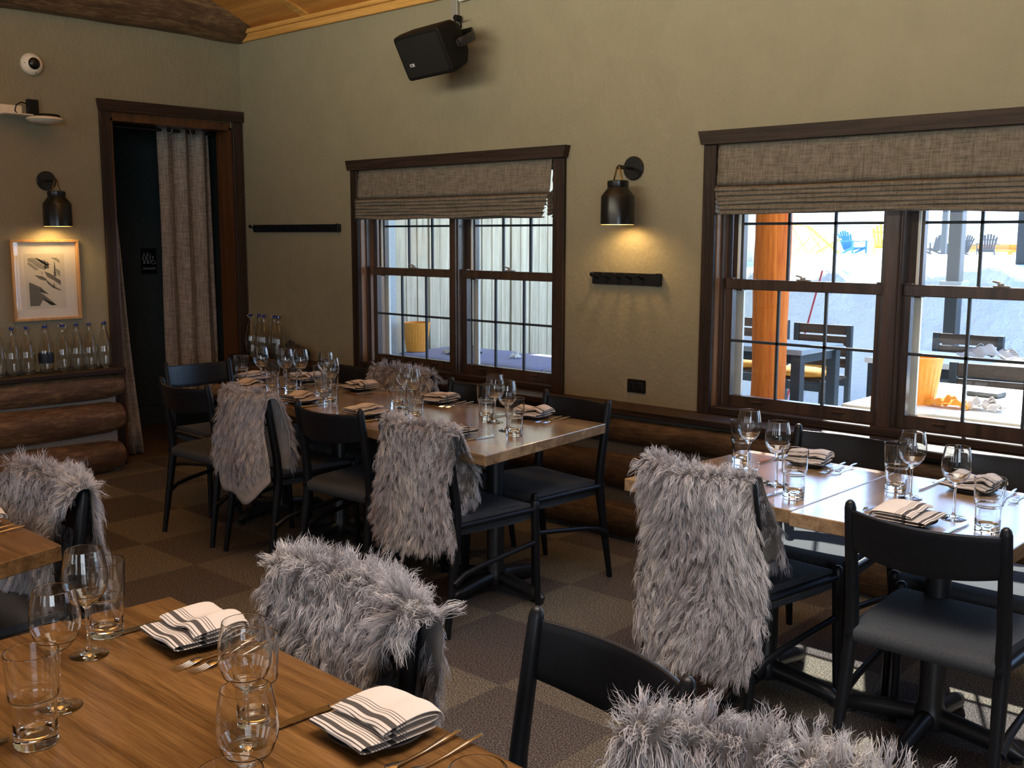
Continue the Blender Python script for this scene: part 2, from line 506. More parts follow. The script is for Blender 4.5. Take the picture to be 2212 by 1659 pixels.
def solid(o, th, offset=0.0):
    m = o.modifiers.new('thickness', 'SOLIDIFY'); m.thickness = th; m.offset = offset
    return o
def tag(o, label=None, cat=None, group=None, kind=None):
    if label: o['label'] = label
    if cat: o['category'] = cat
    if group: o['group'] = group
    if kind: o['kind'] = kind
    return o
def empty(name, loc=(0, 0, 0), rz=0.0):
    o = bpy.data.objects.new(name, None); COL.objects.link(o)
    o.empty_display_size = 0.05
    o.location = loc; o.rotation_euler = (0, 0, rz)
    return o
def kids(o):
    return [c for c in bpy.data.objects if c.parent == o]
def copy_tree(o, parent=None):
    c = o.copy(); COL.objects.link(c); c.parent = parent
    for ch in kids(o):
        copy_tree(ch, c)
    return c
def place(proto, used, loc, rz=0.0, label=None, group=None, cat=None):
    """first call moves the prototype itself, later calls copy it with its parts"""
    o = copy_tree(proto) if proto.name in used else proto
    used.add(proto.name)
    o.location = loc
    o.rotation_euler = (0, 0, rz)
    if o is not proto:
        for k in ('label', 'group'):
            if k in o: del o[k]
    tag(o, label, cat, group)
    return o
USED = set()
# ================================================================== the room shell
WY = 4.26      # inner face of the window wall
LX = -6.45     # inner face of the door wall
SL = 0.383     # ceiling slope
CZ = lambda y: 2.897 + (WY - y) * SL

def struct(name, g, mats, parent=None, smooth=False, loc=None):
    o = g.build(name, mats, parent, smooth, loc)
    if parent is None:
        o['kind'] = 'structure'
    return o

g = G(); g.box(-9.0, 4.6, -4.6, WY + 0.2, -0.1, 0.0); struct('floor', g, 'carpet')

# window wall with three window openings
g = G()
OPEN = [(-5.17, -3.57, 0.70, 1.905), (-2.59, 0.05, 0.70, 1.92), (0.95, 3.40, 0.70, 1.92)]
g.box(-6.45, 4.6, WY, WY + 0.2, 0.0, 0.70)
g.box(-6.45, 4.6, WY, WY + 0.2, 1.92, 2.99)
xs = [-6.45] + [q for o in OPEN for q in o[:2]] + [4.6]
for a, b in zip(xs[0::2], xs[1::2]):
    g.box(a, b, WY, WY + 0.2, 0.70, 1.92)
g.box(-5.17, -3.57, WY, WY + 0.2, 1.905, 1.92)
wall_right = struct('wall_right', g, 'plaster')

# door wall (gable) with the doorway
DY0, DY1, DZ = 3.283, 4.165, 2.245
g = G()
g.box(LX - 0.15, LX, -4.6, DY0, 0, 2.6)
g.box(LX - 0.15, LX, DY1, WY + 0.2, 0, 2.6)
g.box(LX - 0.15, LX, DY0, DY1, DZ, 2.6)
g.prism([(-4.6, 2.6), (WY + 0.2, 2.6), (WY + 0.2, CZ(WY + 0.2) + .05), (-0.2, CZ(-0.2) + .05), (-4.6, CZ(WY) + .05)], LX - 0.15, LX, 'YZ')
wall_left = struct('wall_left', g, 'plaster')
g = G(); g.box(4.6, 4.75, -4.6, WY + 0.2, 0, 4.8); struct('wall_front', g, 'plaster')
g = G(); g.box(-6.6, 4.75, -4.75, -4.6, 0, 3.2); struct('wall_back', g, 'plaster')

# corridor behind the doorway
g = G()
g.box(-7.80, -7.66, 2.0, 4.9, 0, 2.6)
g.box(-7.66, -6.61, 4.30, 4.40, 0, 2.6)
g.box(-7.66, -6.61, 2.9, 3.0, 0, 2.6)
g.box(-7.66, -6.61, 3.0, 4.3, 2.5, 2.6)
struct('wall_corridor', g, 'corridor_green')
g = G(); g.box(-7.66, -7.635, 3.0, 4.3, 0, 0.16); struct('baseboard_corridor', g, 'corridor_green')
g = G(); g.box(-7.66, -7.62, 3.90, 3.925, 0.16, 2.3); g.box(-7.66, -7.62, 3.0, 3.925, 2.3, 2.34); struct('trim_corridor', g, 'corridor_green')
g = G(); g.box(-7.66, -6.45, 3.0, 4.3, 0.0, 0.006); struct('floor_corridor', g, 'corridor_floor')

# vaulted plywood ceiling with battens
g = G()
th = 0.06
y0, y1 = WY + 0.2, -0.2
g.prism([(y0, CZ(y0)), (y1, CZ(y1)), (y1, CZ(y1) + th), (y0, CZ(y0) + th)], LX - 0.15, 4.75, 'YZ')
g.prism([(y1, CZ(y1)), (-4.75, CZ(WY) - .05), (-4.75, CZ(WY) + .05), (y1, CZ(y1) + th)], LX - 0.15, 4.75, 'YZ')
ceiling = struct('ceiling', g, 'ceiling_wood')
for i in range(9):
    x = -5.625 + 1.22 * i
    g = G(); g.prism([(WY, CZ(WY) - .018), (y1, CZ(y1) - .018), (y1, CZ(y1)), (WY, CZ(WY))], x - .045, x + .02, 'YZ')
    g.build('batten', 'ceiling_batten', ceiling)
g = G(); g.box(LX, 4.6, WY - 0.028, WY, 2.822, 2.885, bev=.004); g.box(LX, 4.6, WY - 0.05, WY, 2.868, 2.897, bev=.004)
struct('trim_ceiling', g, 'ceiling_batten')

# half-round log beam lying along the door wall under the ceiling
def logm(axis, a, b, c0, c1, rad, seed, n=20, seg=26, endround=0.05, flat=1.0):
    rnd = random.Random(seed)
    ph = [rnd.uniform(0, 6.28) for _ in range(6)]
    g = G(); prof = []
    def fn(u, v):
        s = a + (b - a) * v
        e = min(s - a, b - s)
        k = 1.0
        if e < endround:
            k = 0.80 + 0.20 * math.sin(math.pi / 2 * max(0, e) / endround)
        th_ = 2 * math.pi * u
        r = rad * k * (1 + 0.035 * math.sin(2 * th_ + ph[0] + s * 1.3) + 0.03 * math.sin(s * 4.1 + ph[1]) + 0.022 * math.sin(3 * th_ + s * 7 + ph[2]) + 0.012 * math.sin(5 * th_ + s * 17 + ph[3]))
        p = r * math.cos(th_); q = r * math.sin(th_) * flat
        return (c0 + p, s, c1 + q) if axis == 'Y' else (s, c0 + p, c1 + q)
    g.grid(fn, n, seg, closed_u=True)
    g.f.append(tuple(range(n))[::-1]); g.f.append(tuple(range((seg - 1) * n, seg * n))); g.mi += [0, 0]
    return g
g = logm('Y', -4.5, WY - 0.002, LX + 0.04, 2.992, 0.172, 3, 24, 70, -1)
o = struct('trim_beam', g, 'beam_y', smooth=True)

# log wainscot under both ledges, grey chinking between the logs
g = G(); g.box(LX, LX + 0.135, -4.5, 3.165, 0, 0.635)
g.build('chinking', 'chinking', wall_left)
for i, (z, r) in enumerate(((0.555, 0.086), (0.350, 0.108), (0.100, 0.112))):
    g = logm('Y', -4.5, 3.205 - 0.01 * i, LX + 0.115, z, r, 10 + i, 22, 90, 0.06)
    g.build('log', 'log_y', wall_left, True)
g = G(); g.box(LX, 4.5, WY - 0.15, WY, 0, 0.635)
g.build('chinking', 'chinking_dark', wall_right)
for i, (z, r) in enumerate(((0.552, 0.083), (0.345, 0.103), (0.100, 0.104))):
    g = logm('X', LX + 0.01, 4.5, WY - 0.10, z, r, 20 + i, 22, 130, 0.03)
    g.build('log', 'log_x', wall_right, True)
g = G(); g.box(LX, LX + 0.215, -4.5, 3.205, 0.636, 0.668, bev=.004); struct('trim_ledge_left', g, 'trim_wood_y')
g = G(); g.box(LX + 0.001, 4.5, WY - 0.185, WY, 0.636, 0.668, bev=.004); struct('trim_ledge_right', g, 'trim_wood')

# ------------------------------------------------------------------ doorway
door = tag(empty('door_1', (LX, (DY0 + DY1) / 2, 0)), kind='structure')
door['kind'] = 'structure'
def rel(g, root):
    l = root.location
    g.v = [(x - l[0], y - l[1], z - l[2]) for x, y, z in g.v]
    return g
g = G(); g.prism([(3.213 - .012, 2.352), (4.258, 2.357), (4.258, 2.285), (3.213, 2.28)], LX, LX + 0.035, 'YZ')
rel(g, door).build('header', 'trim_wood_y', door)
for a, b in ((3.213, 3.283), (4.175, 4.250)):
    g = G(); g.box(LX, LX + 0.022, a, b, 0, 2.282, bev=.003)
    rel(g, door).build('casing', 'trim_wood_up', door)
g = G(); g.box(LX - .16, LX + .003, DY0, DY0 + .02, 0, DZ); g.box(LX - .16, LX + .003, DY1 - .012, DY1 + .012, 0, DZ); g.box(LX - .16, LX + .003, DY0, DY1, DZ - .02, DZ + .036)
rel(g, door).build('jamb', 'jamb_wood', door)

# ------------------------------------------------------------------ windows
def window(name, x0, x1, z0, z1, units, header_right=True):
    w_ = empty(name, ((x0 + x1) / 2, WY, z0)); w_['kind'] = 'structure'
    B = lambda nm, g, mt, par=None: rel(g, w_).build(nm, mt, par or w_)
    # casing on the wall
    hz0, hz1 = z1 + 0.002, z1 + 0.063
    g = G(); g.prism([(x0 - .086, hz1), (x1 + .10, hz1), (x1 + .085, hz0), (x0 - .070, hz0)], WY - .045, WY, 'XZ')
    B('header', g, 'trim_wood')
    for a, b in ((x0 - .066, x0), (x1, x1 + .076)):
        g = G(); g.box(a, b, WY - .024, WY, 0.668, hz0, bev=.003); B('casing', g, 'trim_wood_up')
    g = G(); g.box(x0, x1, WY - .018, WY + .09, 0.668, z0 + .004, bev=.004); B('sill', g, 'trim_wood')
    # jambs lining the opening
    g = G(); g.box(x0, x0 + .006, WY, WY + .19, z0, z1); g.box(x1 - .006, x1, WY, WY + .19, z0, z1); g.box(x0, x1, WY, WY + .19, z1 - .006, z1)
    B('jamb', g, 'window_jamb')
    g = G(); 
    for a, b in ((x0 + .006, x0 + .018), (x1 - .018, x1 - .006)):
        g.box(a, b, WY + .035, WY + .06, z0, z1); g.box(a, b, WY + .098, WY + .12, z0, z1)
    B('stop_bead', g, 'sash_wood')
    gl = units
    for i, (a, b) in enumerate(gl):
        yl, yu = WY + .062, WY + .112
        # lower sash
        g = G()
        g.box(a - .034, a, yl, yl + .035, z0, 1.312); g.box(b, b + .034, yl, yl + .035, z0, 1.312)
        g.box(a, b, yl, yl + .035, z0, 0.757); g.box(a - .034, b + .034, yl - .004, yl + .035, 1.258, 1.306, bev=.003)
        sash = B('sash', g, 'sash_wood')
        g = G(); 
        for q in (1 / 3, 2 / 3):
            x = a + (b - a) * q; g.box(x - .006, x + .006, yl + .012, yl + .024, .757, 1.258)
        g.box(a, b, yl + .012, yl + .024, 1.009, 1.021)
        rel(g, w_).build('muntin', 'dark_paint', sash)
        g = G(); g.box(a, b, yl + .0165, yl + .0195, .757, 1.258); rel(g, w_).build('pane', 'window_glass', sash)
        # upper sash, set further out
        g = G(); 
        g.box(a - .034, a + .022, yu, yu + .035, 1.25, z1 - .006); g.box(b - .004, b + .034, yu, yu + .035, 1.25, z1 - .006)
        g.box(a, b, yu, yu + .035, 1.86, z1 - .006); g.box(a, b, yu, yu + .035, 1.262, 1.30)
        sash2 = B('sash', g, 'sash_wood')
        g = G()
        for q in (1 / 3, 2 / 3):
            x = a + .022 + (b - a - .026) * q; g.box(x - .006, x + .006, yu + .012, yu + .024, 1.30, 1.86)
        g.box(a + .022, b, yu + .012, yu + .024, 1.556, 1.568)
        rel(g, w_).build('muntin', 'dark_paint', sash2)
        g = G(); g.box(a + .022, b, yu + .0165, yu + .0195, 1.30, 1.86); rel(g, w_).build('pane', 'window_glass', sash2)
        # sash lock on the meeting rail
        c = (a + b) / 2
        g = G(); g.box(c - .028, c + .034, yl + .004, yl + .03, 1.306, 1.313, bev=.002); g.lathe([(0.0, 1.313), (.013, 1.313), (.012, 1.322), (0, 1.324)], 12, (c, yl + .016, 0)); g.tube([(c, yl + .016, 1.322), (c - .03, yl + .006, 1.330)], [.005, .004], 8)
        rel(g, w_).build('sash_lock', 'grey_metal', w_, True)
        # finger pull on the bottom rail
        for xx in (c - .20, c + .20):
            g = G(); g.tube([(xx - .028, yl - .003, .735), (xx + .028, yl - .003, .735)], .006, 8); rel(g, w_).build('finger_pull', 'sash_wood', w_, True)
    # mullions between the units
    for (a, b), (c, d) in zip(gl, gl[1:]):
        g = G(); g.box(b + .034, c - .034, WY + .03, WY + .15, z0, z1 - .006, bev=.004)
        g.box(b + .034 + .012, c - .034 - .012, WY + .018, WY + .03, z0, z1 - .006, bev=.003)
        B('mullion', g, 'sash_wood')
    # pale exterior jamb liner the sashes run in
    g = G()
    for a, b in gl:
        g.box(a - .034, a + .010, WY + .15, WY + .165, z0, z1); g.box(b - .002, b + .034, WY + .15, WY + .165, z0, z1)
        g.box(a + .0, a + .010, WY + .098, WY + .111, 1.306, z1 - .01)
    B('jamb_liner', g, 'paper')
    return w_
window('window_1', *OPEN[0], [(-5.090, -4.435), (-4.290, -3.640)])
window('window_2', *OPEN[1], [(-2.531, -1.838), (-1.688, -0.995), (-0.845, -0.050)])
window('window_3', *OPEN[2], [(1.02, 1.70), (1.85, 2.53), (2.68, 3.33)])

# ------------------------------------------------------------------ roman shades
def shade(x0, x1, ztop, zbot, label, seed):
    rnd = random.Random(seed)
    r_ = empty('roman_shade', ((x0 + x1) / 2, WY - .02, ztop))
    tag(r_, label, 'window shade', 'linen roman shades over the windows')
    zf = ztop - 0.60 * (ztop - zbot)
    # profile (y, z): flat cloth, then stacked folds
    pr = [(0.006, ztop), (0.0, ztop - .03), (-.012, zf + .03), (-.018, zf)]
    nf = 6
    for i in range(nf):
        za = zf - (zf - zbot) * (i + 0.25) / nf
        zb = zf - (zf - zbot) * (i + 1.0) / nf
        o_ = -.030 - .0035 * i
        pr += [(o_ + .014, za + .010), (o_, za - .004), (o_ - .004, (za + zb) / 2 - .004), (o_ + .002, zb + .002), (o_ + .017, zb + .004)]
    pr += [(-.030, zbot + .002), (-.018, zbot)]
    n = len(pr); nx = 60
    ph = [rnd.uniform(0, 6.28) for _ in range(nf * 5 + 10)]
    def fn(u, v):
        j = min(n - 1, int(round(v * (n - 1))))
        y, z = pr[j]
        k = max(0.0, min(1.0, (ztop - .15 - z) / (ztop - zbot)))
        fold = max(0, (j - 4) // 5)
        x = x0 + (x1 - x0) * u
        wv = .010 * k * math.sin(u * 7 + ph[fold]) + .006 * k * math.sin(u * 17 + ph[fold + 7])
        e = abs(u - 0.5) * 2
        zin = (x1 - x0) * .5 * (0.012 * max(0, fold) * (e > .999))
        return (x + (zin if u < .5 else -zin) * .5, WY - .02 + y + .004 * math.sin(u * 11 + ph[fold]) * k, z + wv * (0 if j < 3 else 1))
    g = G(); g.grid(fn, nx, n)
    o = rel(g, r_).build('shade_cloth', 'shade_linen', r_, 'all'); solid(o, .003)
    # pleated side returns reaching back into the recess
    for sx, sgn in ((x0, 1), (x1, -1)):
        def sf(u, v, sx=sx, sgn=sgn):
            z = ztop - .02 + (zbot + .02 - ztop) * v
            return (sx + sgn * (-.006 + .010 * math.sin(v * 26) * v * (1 - u)) , WY - .016 + .075 * u, z)
        g = G(); g.grid(sf, 6, 40); o = rel(g, r_).build('side_return', 'shade_linen', r_, 'all'); solid(o, .003)
    for sx in (x0 + .004, x1 - .004):
        g = G()
        for i in range(nf):
            za = zf - (zf - zbot) * (i + .3) / nf
            g.tube([(sx, WY - .045, za), (sx, WY - .005, za + .012), (sx, WY + .030, za + .02)], [.007, .009, .006], 8, flat=(.5, 1.3))
        rel(g, r_).build('fold_edge', 'shade_linen', r_, True)
    g = G(); g.box(x0 + .01, x1 - .01, WY + .0, WY + .03, ztop - .035, ztop - .002); rel(g, r_).build('headrail', 'dark_paint', r_)
    return r_
shade(-5.160, -3.580, 1.903, 1.603, 'beige-grey linen roman shade half raised over the smaller window, seen above the plank fence', 4)
shade(-2.575, 0.035, 1.918, 1.603, 'long beige-grey linen roman shade over the big window at the right', 5)
shade(0.965, 3.385, 1.918, 1.603, 'linen roman shade over the window beyond the right edge', 6)
# ================================================================== things on the walls
# ---- sconces
def make_sconce():
    """backplate on a wall whose face is the local XZ plane at y=0, room towards -Y; origin at backplate centre"""
    r = empty('wall_sconce')
    g = G(); g.lathe([(0, 0), (.058, 0), (.058, -.010), (.054, -.014), (0, -.014)], 32, axis='Y'); g.build('backplate', 'lamp_black', r, True)
    g = G(); g.tube([(0, -.012, 0), (0, -.06, 0), (0, -.13, 0.0)], [.0075, .0075, .0075], 12)
    g.lathe([(0, -.09), (.011, -.09), (.011, -.125), (0, -.125)], 16, axis='Y'); g.build('arm', 'lamp_black', r, True)
    zt = -.068
    g = G()
    g.tube([(-.028, -.13, zt - .005), (-.006, -.13, .002)], [.0045, .0045], 8, flat=(1.6, .6))
    g.tube([(.028, -.13, zt - .005), (.006, -.13, .002)], [.0045, .0045], 8, flat=(1.6, .6))
    g.build('yoke', 'brass', r, True)
    g = G()
    H = .275
    prof = [(0.0, zt + .004), (.044, zt + .004), (.052, zt), (.052, zt - .022), (.050, zt - .030), (.079, zt - .068), (.082, zt - .075), (.083, -H), (.0812, -H), (.0800, zt - .076), (.077, zt - .070), (.048, zt - .034), (0.0, zt - .030)]
    g.lathe(prof[:8], 40, (0, -.13, 0), 0); g.lathe(prof[7:], 40, (0, -.13, 0), 1)
    g.build('lamp_shade', ['lamp_black', 'lamp_inside'], r, True)
    g = G(); g.lathe([(0, zt - .035), (.014, zt - .035), (.014, zt - .06), (.026, zt - .085), (.028, zt - .105), (.020, zt - .125), (0, zt - .132)], 16, (0, -.13, 0))
    g.build('bulb', 'bulb_glow', r, True)
    return r
sc = make_sconce()
GRP = 'black wall sconces with bell shades'
place(sc, USED, (-3.065, WY - .001, 1.834), 0, 'black bell wall sconce glowing on the window wall between the two windows', GRP, 'wall lamp')
place(sc, USED, (LX + .001, 2.86, 1.83), R(90), 'black bell wall sconce above the framed snow print by the doorway', GRP, 'wall lamp')
for loc in ((-3.065, WY - .131, 1.61), (LX + .131, 2.86, 1.605)):
    l = light('sconce_bulb', 'SPOT', loc, (0, 0, -1), 7.0, (1.0, 0.62, 0.24), spot_size=R(170), spot_blend=0.6, shadow_soft_size=.045)

# ---- coat racks
def coat_rack(x0, x1, z0, z1, pegs, label):
    r = empty('coat_rack', ((x0 + x1) / 2, WY, (z0 + z1) / 2)); tag(r, label, 'coat rack', 'black peg rails on the window wall')
    g = G(); g.box(x0, x1, WY - .018, WY, z0, z1, bev=.002); rel(g, r).build('board', 'black_lacquer', r)
    g = G(); g.box(x1 - .022, x1, WY - .030, WY - .018, z0 - .001, z1 + .003, bev=.002); rel(g, r).build('end_cap', 'black_lacquer', r)
    for i in range(pegs):
        x = x0 + .035 + (x1 - x0 - .14) * i / (pegs - 1) if pegs > 2 else x0 + .03 + (x1 - x0 - .1) * i
        z = z1 - .016
        g = G(); g.tube([(x, WY - .017, z - .010), (x, WY - .045, z - .004), (x, WY - .062, z + .004)], [.006, .006, .0075], 10)
        g.lathe([(0, -.006), (.011, -.005), (.012, 0), (.011, .005), (0, .006)], 12, (x, WY - .065, z + .005), axis='Y')
        rel(g, r).build('peg', 'black_lacquer', r, True)
    return r
coat_rack(-3.305, -2.885, 1.262, 1.322, 5, 'short black peg rail with five pegs below the lit sconce')
coat_rack(-6.325, -5.362, 1.527, 1.577, 5, 'long plain black peg rail between the doorway and the smaller window')

# ---- outlet
r = empty('wall_outlet', (-3.023, WY, .756)); tag(r, 'black double electrical outlet low on the wall between the windows', 'outlet')
g = G(); g.box(-3.080, -2.968, WY - .008, WY, .722, .790, bev=.003); rel(g, r).build('cover_plate', 'black_plastic', r)
for x in (-3.050, -2.998):
    g = G(); g.box(x - .014, x + .014, WY - .012, WY - .006, .738, .774, bev=.003); rel(g, r).build('socket', 'black_lacquer', r)

# ---- loudspeaker on its bracket and the grey conduit
sp = empty('loudspeaker', (-4.20, WY - .26, 2.50)); tag(sp, 'black loudspeaker tilted on a bracket high on the window wall', 'speaker')
def cab(W, H, D, Wb, Hb, y0=0.0):
    """tapered cabinet, front at -y"""
    def ring(w_, h_, y, r, n=6):
        pts = []
        for cx, cz, a0 in ((w_ - r, h_ - r, 0), (-w_ + r, h_ - r, 90), (-w_ + r, -h_ + r, 180), (w_ - r, -h_ + r, 270)):
            for k in range(n):
                a = R(a0 + 90 * k / (n - 1)); pts.append((cx + r * math.cos(a), y, cz + r * math.sin(a)))
        return pts
    return ring
rg = cab(0, 0, 0, 0, 0)
g = G()
rings = [rg(.178, .112, -.105, .018), rg(.186, .120, -.098, .022), rg(.190, .124, -.06, .026), rg(.176, .120, .03, .030), (rg(.110, .085, .125, .030)), rg(.10, .075, .132, .028)]
n = len(rings[0])
v = [p for q in rings for p in q]
f = [(i * n + k, i * n + (k + 1) % n, (i + 1) * n + (k + 1) % n, (i + 1) * n + k) for i in range(len(rings) - 1) for k in range(n)]
f += [tuple(range(n)), tuple(range((len(rings) - 1) * n, len(rings) * n))]
g.add(v, f); g.build('cabinet', 'black_plastic', sp, 35)
g = G(); g.add([(x, y - .004, z) for x, y, z in rg(.166, .102, -.104, .02)] + [(x, y + .004, z) for x, y, z in rg(.170, .106, -.104, .02)],
               [tuple(range(n))[::-1]] + [(k, (k + 1) % n, n + (k + 1) % n, n + k) for k in range(n)])
g.build('grille', 'speaker_grille', sp)
g = G(); g.box(-.118, -.084, -.1115, -.107, -.046, -.030); g.build('badge', 'mark_grey', sp)
def text(s, size, parent, mat, loc, rot, name='lettering', ext=.0006):
    c = bpy.data.curves.new(name, 'FONT'); c.body = s; c.size = size; c.extrude = ext; c.align_x = 'CENTER'; c.align_y = 'CENTER'
    tmp = bpy.data.objects.new(name, c); COL.objects.link(tmp); bpy.context.view_layer.update()
    me = bpy.data.meshes.new_from_object(tmp.evaluated_get(bpy.context.evaluated_depsgraph_get()))
    bpy.data.objects.remove(tmp, do_unlink=True)
    o = bpy.data.objects.new(name, me); COL.objects.link(o); me.materials.clear(); me.materials.append(M[mat]); o.parent = parent; o.location = loc; o.rotation_euler = rot
    return o
text('JBL', .013, sp, 'black_plastic', (-.101, -.1122, -.038), (R(90), 0, 0))
g = G(); g.tube([(.196, .0, 0), (.21, .02, .0), (.205, .10, .0), (.15, .165, .01), (0, .175, .01), (-.05, .17, .01)], [.016] * 6, 8, flat=(.35, 1.5))
g.lathe([(0, .176), (.02, .176), (.022, .19), (0, .20)], 16, (0, .0, 0), axis='X'); g.build('bracket', 'black_metal', sp, True)
sp.rotation_euler = (R(27), R(-2), R(-3))
g = G(); g.tube([(-4.262, WY - .05, 2.68), (-4.19, WY - .08, 2.685), (-4.165, WY - .10, 2.63), (-4.215, WY - .14, 2.55)], .006, 8)
g.tube([(-4.262, WY - .05, 2.66), (-4.235, WY - .09, 2.62), (-4.235, WY - .13, 2.56)], .006, 8)
tag(g.build('speaker_cable', 'black_plastic', None, True), 'two thin dark cables looping from the conduit box to the loudspeaker', 'cable')
c = empty('wall_conduit', (-4.27, WY, 2.8)); tag(c, 'grey metal conduit coming down the wall to the loudspeaker', 'conduit')
g = G(); g.box(-4.325, -4.275, WY - .022, WY, 2.42, 2.822, bev=.003); rel(g, c).build('channel', 'grey_metal', c)
g = G(); g.tube([(-4.262, WY - .012, 2.700), (-4.262, WY - .05, 2.700)], .016, 14); rel(g, c).build('cable_gland', 'black_plastic', c, True)
g = G(); g.tube([(-4.255, WY - .02, 2.80), (-3.6, WY - .02, 2.83), (-3.0, WY - .02, 2.835)], .014, 12); tag(g.build('white_conduit', 'white_plastic', None, True), 'white pipe running along the wall top above the loudspeaker', 'conduit')

# ---- dome camera and wireless access point on the door wall
c = empty('dome_camera', (LX, 2.812, 2.513)); tag(c, 'round white dome camera high on the wall above the sconce', 'security camera')
g = G(); g.lathe([(0, 0), (.064, 0), (.066, .008), (.060, .026), (.046, .040), (.034, .045), (0, .045)], 36, axis='X'); g.build('housing', 'white_plastic', c, True)
g = G(); g.lathe([(.036, .042), (.034, .047), (.030, .054), (.018, .062), (0, .065)], 28, axis='X'); g.build('lens_dome', 'lamp_black', c, True)
for y, z in ((-.050, .0), (.012, -.050)):
    g = G(); g.lathe([(0, .036), (.004, .035), (.004, .029), (0, .028)], 8, (0, y, z), axis='X'); g.build('screw', 'dark_paint', c, True)
c = empty('wireless_access_point', (LX + .002, 2.80, 2.22)); tag(c, 'white disc access point on a wall bracket with black adapter and cable', 'access point')
g = G(); g.box(0, .006, -.205, -.06, -.010, .045, bev=.003); g.box(0, .13, -.21, .09, -.020, -.013, bev=.003); g.build('bracket', 'white_plastic', c)
g = G(); g.lathe([(0, -.022), (.080, -.022), (.100, -.030), (.104, -.038), (.085, -.052), (.045, -.060), (0, -.062)], 40, (.12, .02, 0)); g.build('disc', 'white_plastic', c, True)
g = G(); g.lathe([(0, -.012), (.075, -.012), (.080, -.018), (.078, -.024), (0, -.024)], 32, (.115, .03, .004)); g.build('base_ring', 'black_plastic', c, True)
g = G(); g.box(0.0, .030, -.035, .030, .000, .085, bev=.003); g.build('adapter', 'black_lacquer', c)
g = G(); g.tube([(.03, -.035, .055), (.035, -.075, .062), (.035, -.105, .045), (.035, -.115, .010), (.05, -.105, -.012)], .0035, 8); g.build('cable', 'black_plastic', c, True)

# ---- framed print
fr = empty('framed_print', (LX, 2.815, 1.23)); tag(fr, 'pale wood framed black and white print of a snowy slope with firs', 'picture')
FY0, FY1, FZ0, FZ1 = -.205, .213, -.248, .246
g = G()
for a, b, c_, d in ((FY0, FY1, FZ1 - .017, FZ1), (FY0, FY1, FZ0, FZ0 + .017), (FY0, FY0 + .017, FZ0 + .017, FZ1 - .017), (FY1 - .017, FY1, FZ0 + .017, FZ1 - .017)):
    g.box(0, .032, a, b, c_, d, bev=.002)
g.build('frame', 'frame_wood', fr)
g = G(); g.box(0, .010, FY0 + .015, FY1 - .015, FZ0 + .015, FZ1 - .015); g.build('mat_board', 'mat_board', fr)
g = G(); g.box(.010, .0108, -.120, .122, -.178, .160); g.build('print_paper', 'paper', fr)
# print: ink shapes of a snow slope, in a unit square
PW, PH = .195, .292
def shp(g, pts, mi):
    g.prism([(-.100 + PW * x, -.158 + PH * (1 - y)) for x, y in pts], .0108, .0113, 'YZ', mi)
g = G()
shp(g, [(0, .0), (.16, .0), (.42, .12), (.62, .20), (.52, .25), (.30, .20), (.12, .10), (0, .06)], 1)
shp(g, [(.20, .0), (.30, 0), (.60, .13), (.64, .18), (.45, .12)], 0)
shp(g, [(0, .08), (.14, .13), (.34, .25), (.22, .25), (0, .14)], 1)
shp(g, [(.18, .35), (.42, .38), (.56, .44), (.52, .48), (.34, .44)], 0)
shp(g, [(.50, .28), (.68, .33), (.86, .42), (1, .48), (1, .58), (.80, .48), (.58, .40)], 0)
shp(g, [(.40, .84), (.62, .92), (.86, 1), (.62, 1)], 1)
shp(g, [(.30, .02), (.52, .05), (.70, .14), (.60, .17), (.44, .10)], 1)
shp(g, [(.86, .22), (1, .28), (1, .40), (.90, .34)], 1)
shp(g, [(.72, 0), (.90, 0), (1, .05), (1, .12), (.86, .05)], 1)
shp(g, [(0, .50), (.12, .53), (.32, .60), (.50, .70), (.60, .76), (.44, .74), (.25, .68), (0, .62)], 0)
shp(g, [(0, .60), (.25, .68), (.46, .78), (.80, .98), (.70, 1), (.40, .88), (.30, 1), (0, 1)], 0)
shp(g, [(.52, .44), (.62, .50), (.78, .60), (1, .68), (1, .70), (.74, .63), (.58, .54)], 0)
def fir(g, x, y, h_, w_):
    for k in range(5):
        t_ = k / 5
        ww = w_ * (0.25 + .75 * t_)
        shp(g, [(x, y + h_ * t_ * .9), (x + ww, y + h_ * (t_ + .24)), (x, y + h_ * (t_ + .18)), (x - ww, y + h_ * (t_ + .24))], 0)
    shp(g, [(x - .006, y), (x + .006, y), (x + .008, y + h_ * 1.15), (x - .008, y + h_ * 1.15)], 0)
fir(g, .83, .08, .30, .075); fir(g, .54, .04, .17, .07); fir(g, .62, .07, .14, .06); fir(g, .78, .53, .09, .05); fir(g, .37, .60, .11, .05); fir(g, .42, .28, .05, .02)
g.build('ink_drawing', ['ink', 'ink_pale'], fr)
g = G(); g.box(.0225, .0245, FY0 + .016, FY1 - .016, FZ0 + .016, FZ1 - .016); g.build('glazing', 'picture_glass', fr)

# ---- curtains in the doorway
cu = empty('door_curtain', (-6.68, 3.95, 2.24)); tag(cu, 'long grey-brown linen curtain with metal eyelets gathered at the right of the doorway', 'curtain', 'doorway curtains')
def curtain_sheet(y0, y1, folds, amp, ztop, zbot, flare=0.0, x=-6.68, seed=0):
    rnd = random.Random(seed); ph = rnd.uniform(0, 6)
    def fn(u, v):
        z = ztop + (zbot - ztop) * v
        yy = y0 + (y1 - y0) * u + flare * v * u
        a = amp * (1 - .12 * v)
        return (x + a * math.sin(u * folds * 2 * math.pi + ph) + .006 * math.sin(u * 31 + v * 5), yy + .012 * math.sin(u * folds * 4 * math.pi + ph) + .006 * v * math.sin(v * 7 + u * 9), z)
    g = G(); g.grid(fn, 70, 24); return g
o = rel(curtain_sheet(3.752, 4.150, 3.0, .042, 2.262, .30, .015, seed=2), cu).build('cloth', 'curtain_linen', cu, 'all'); solid(o, .003)
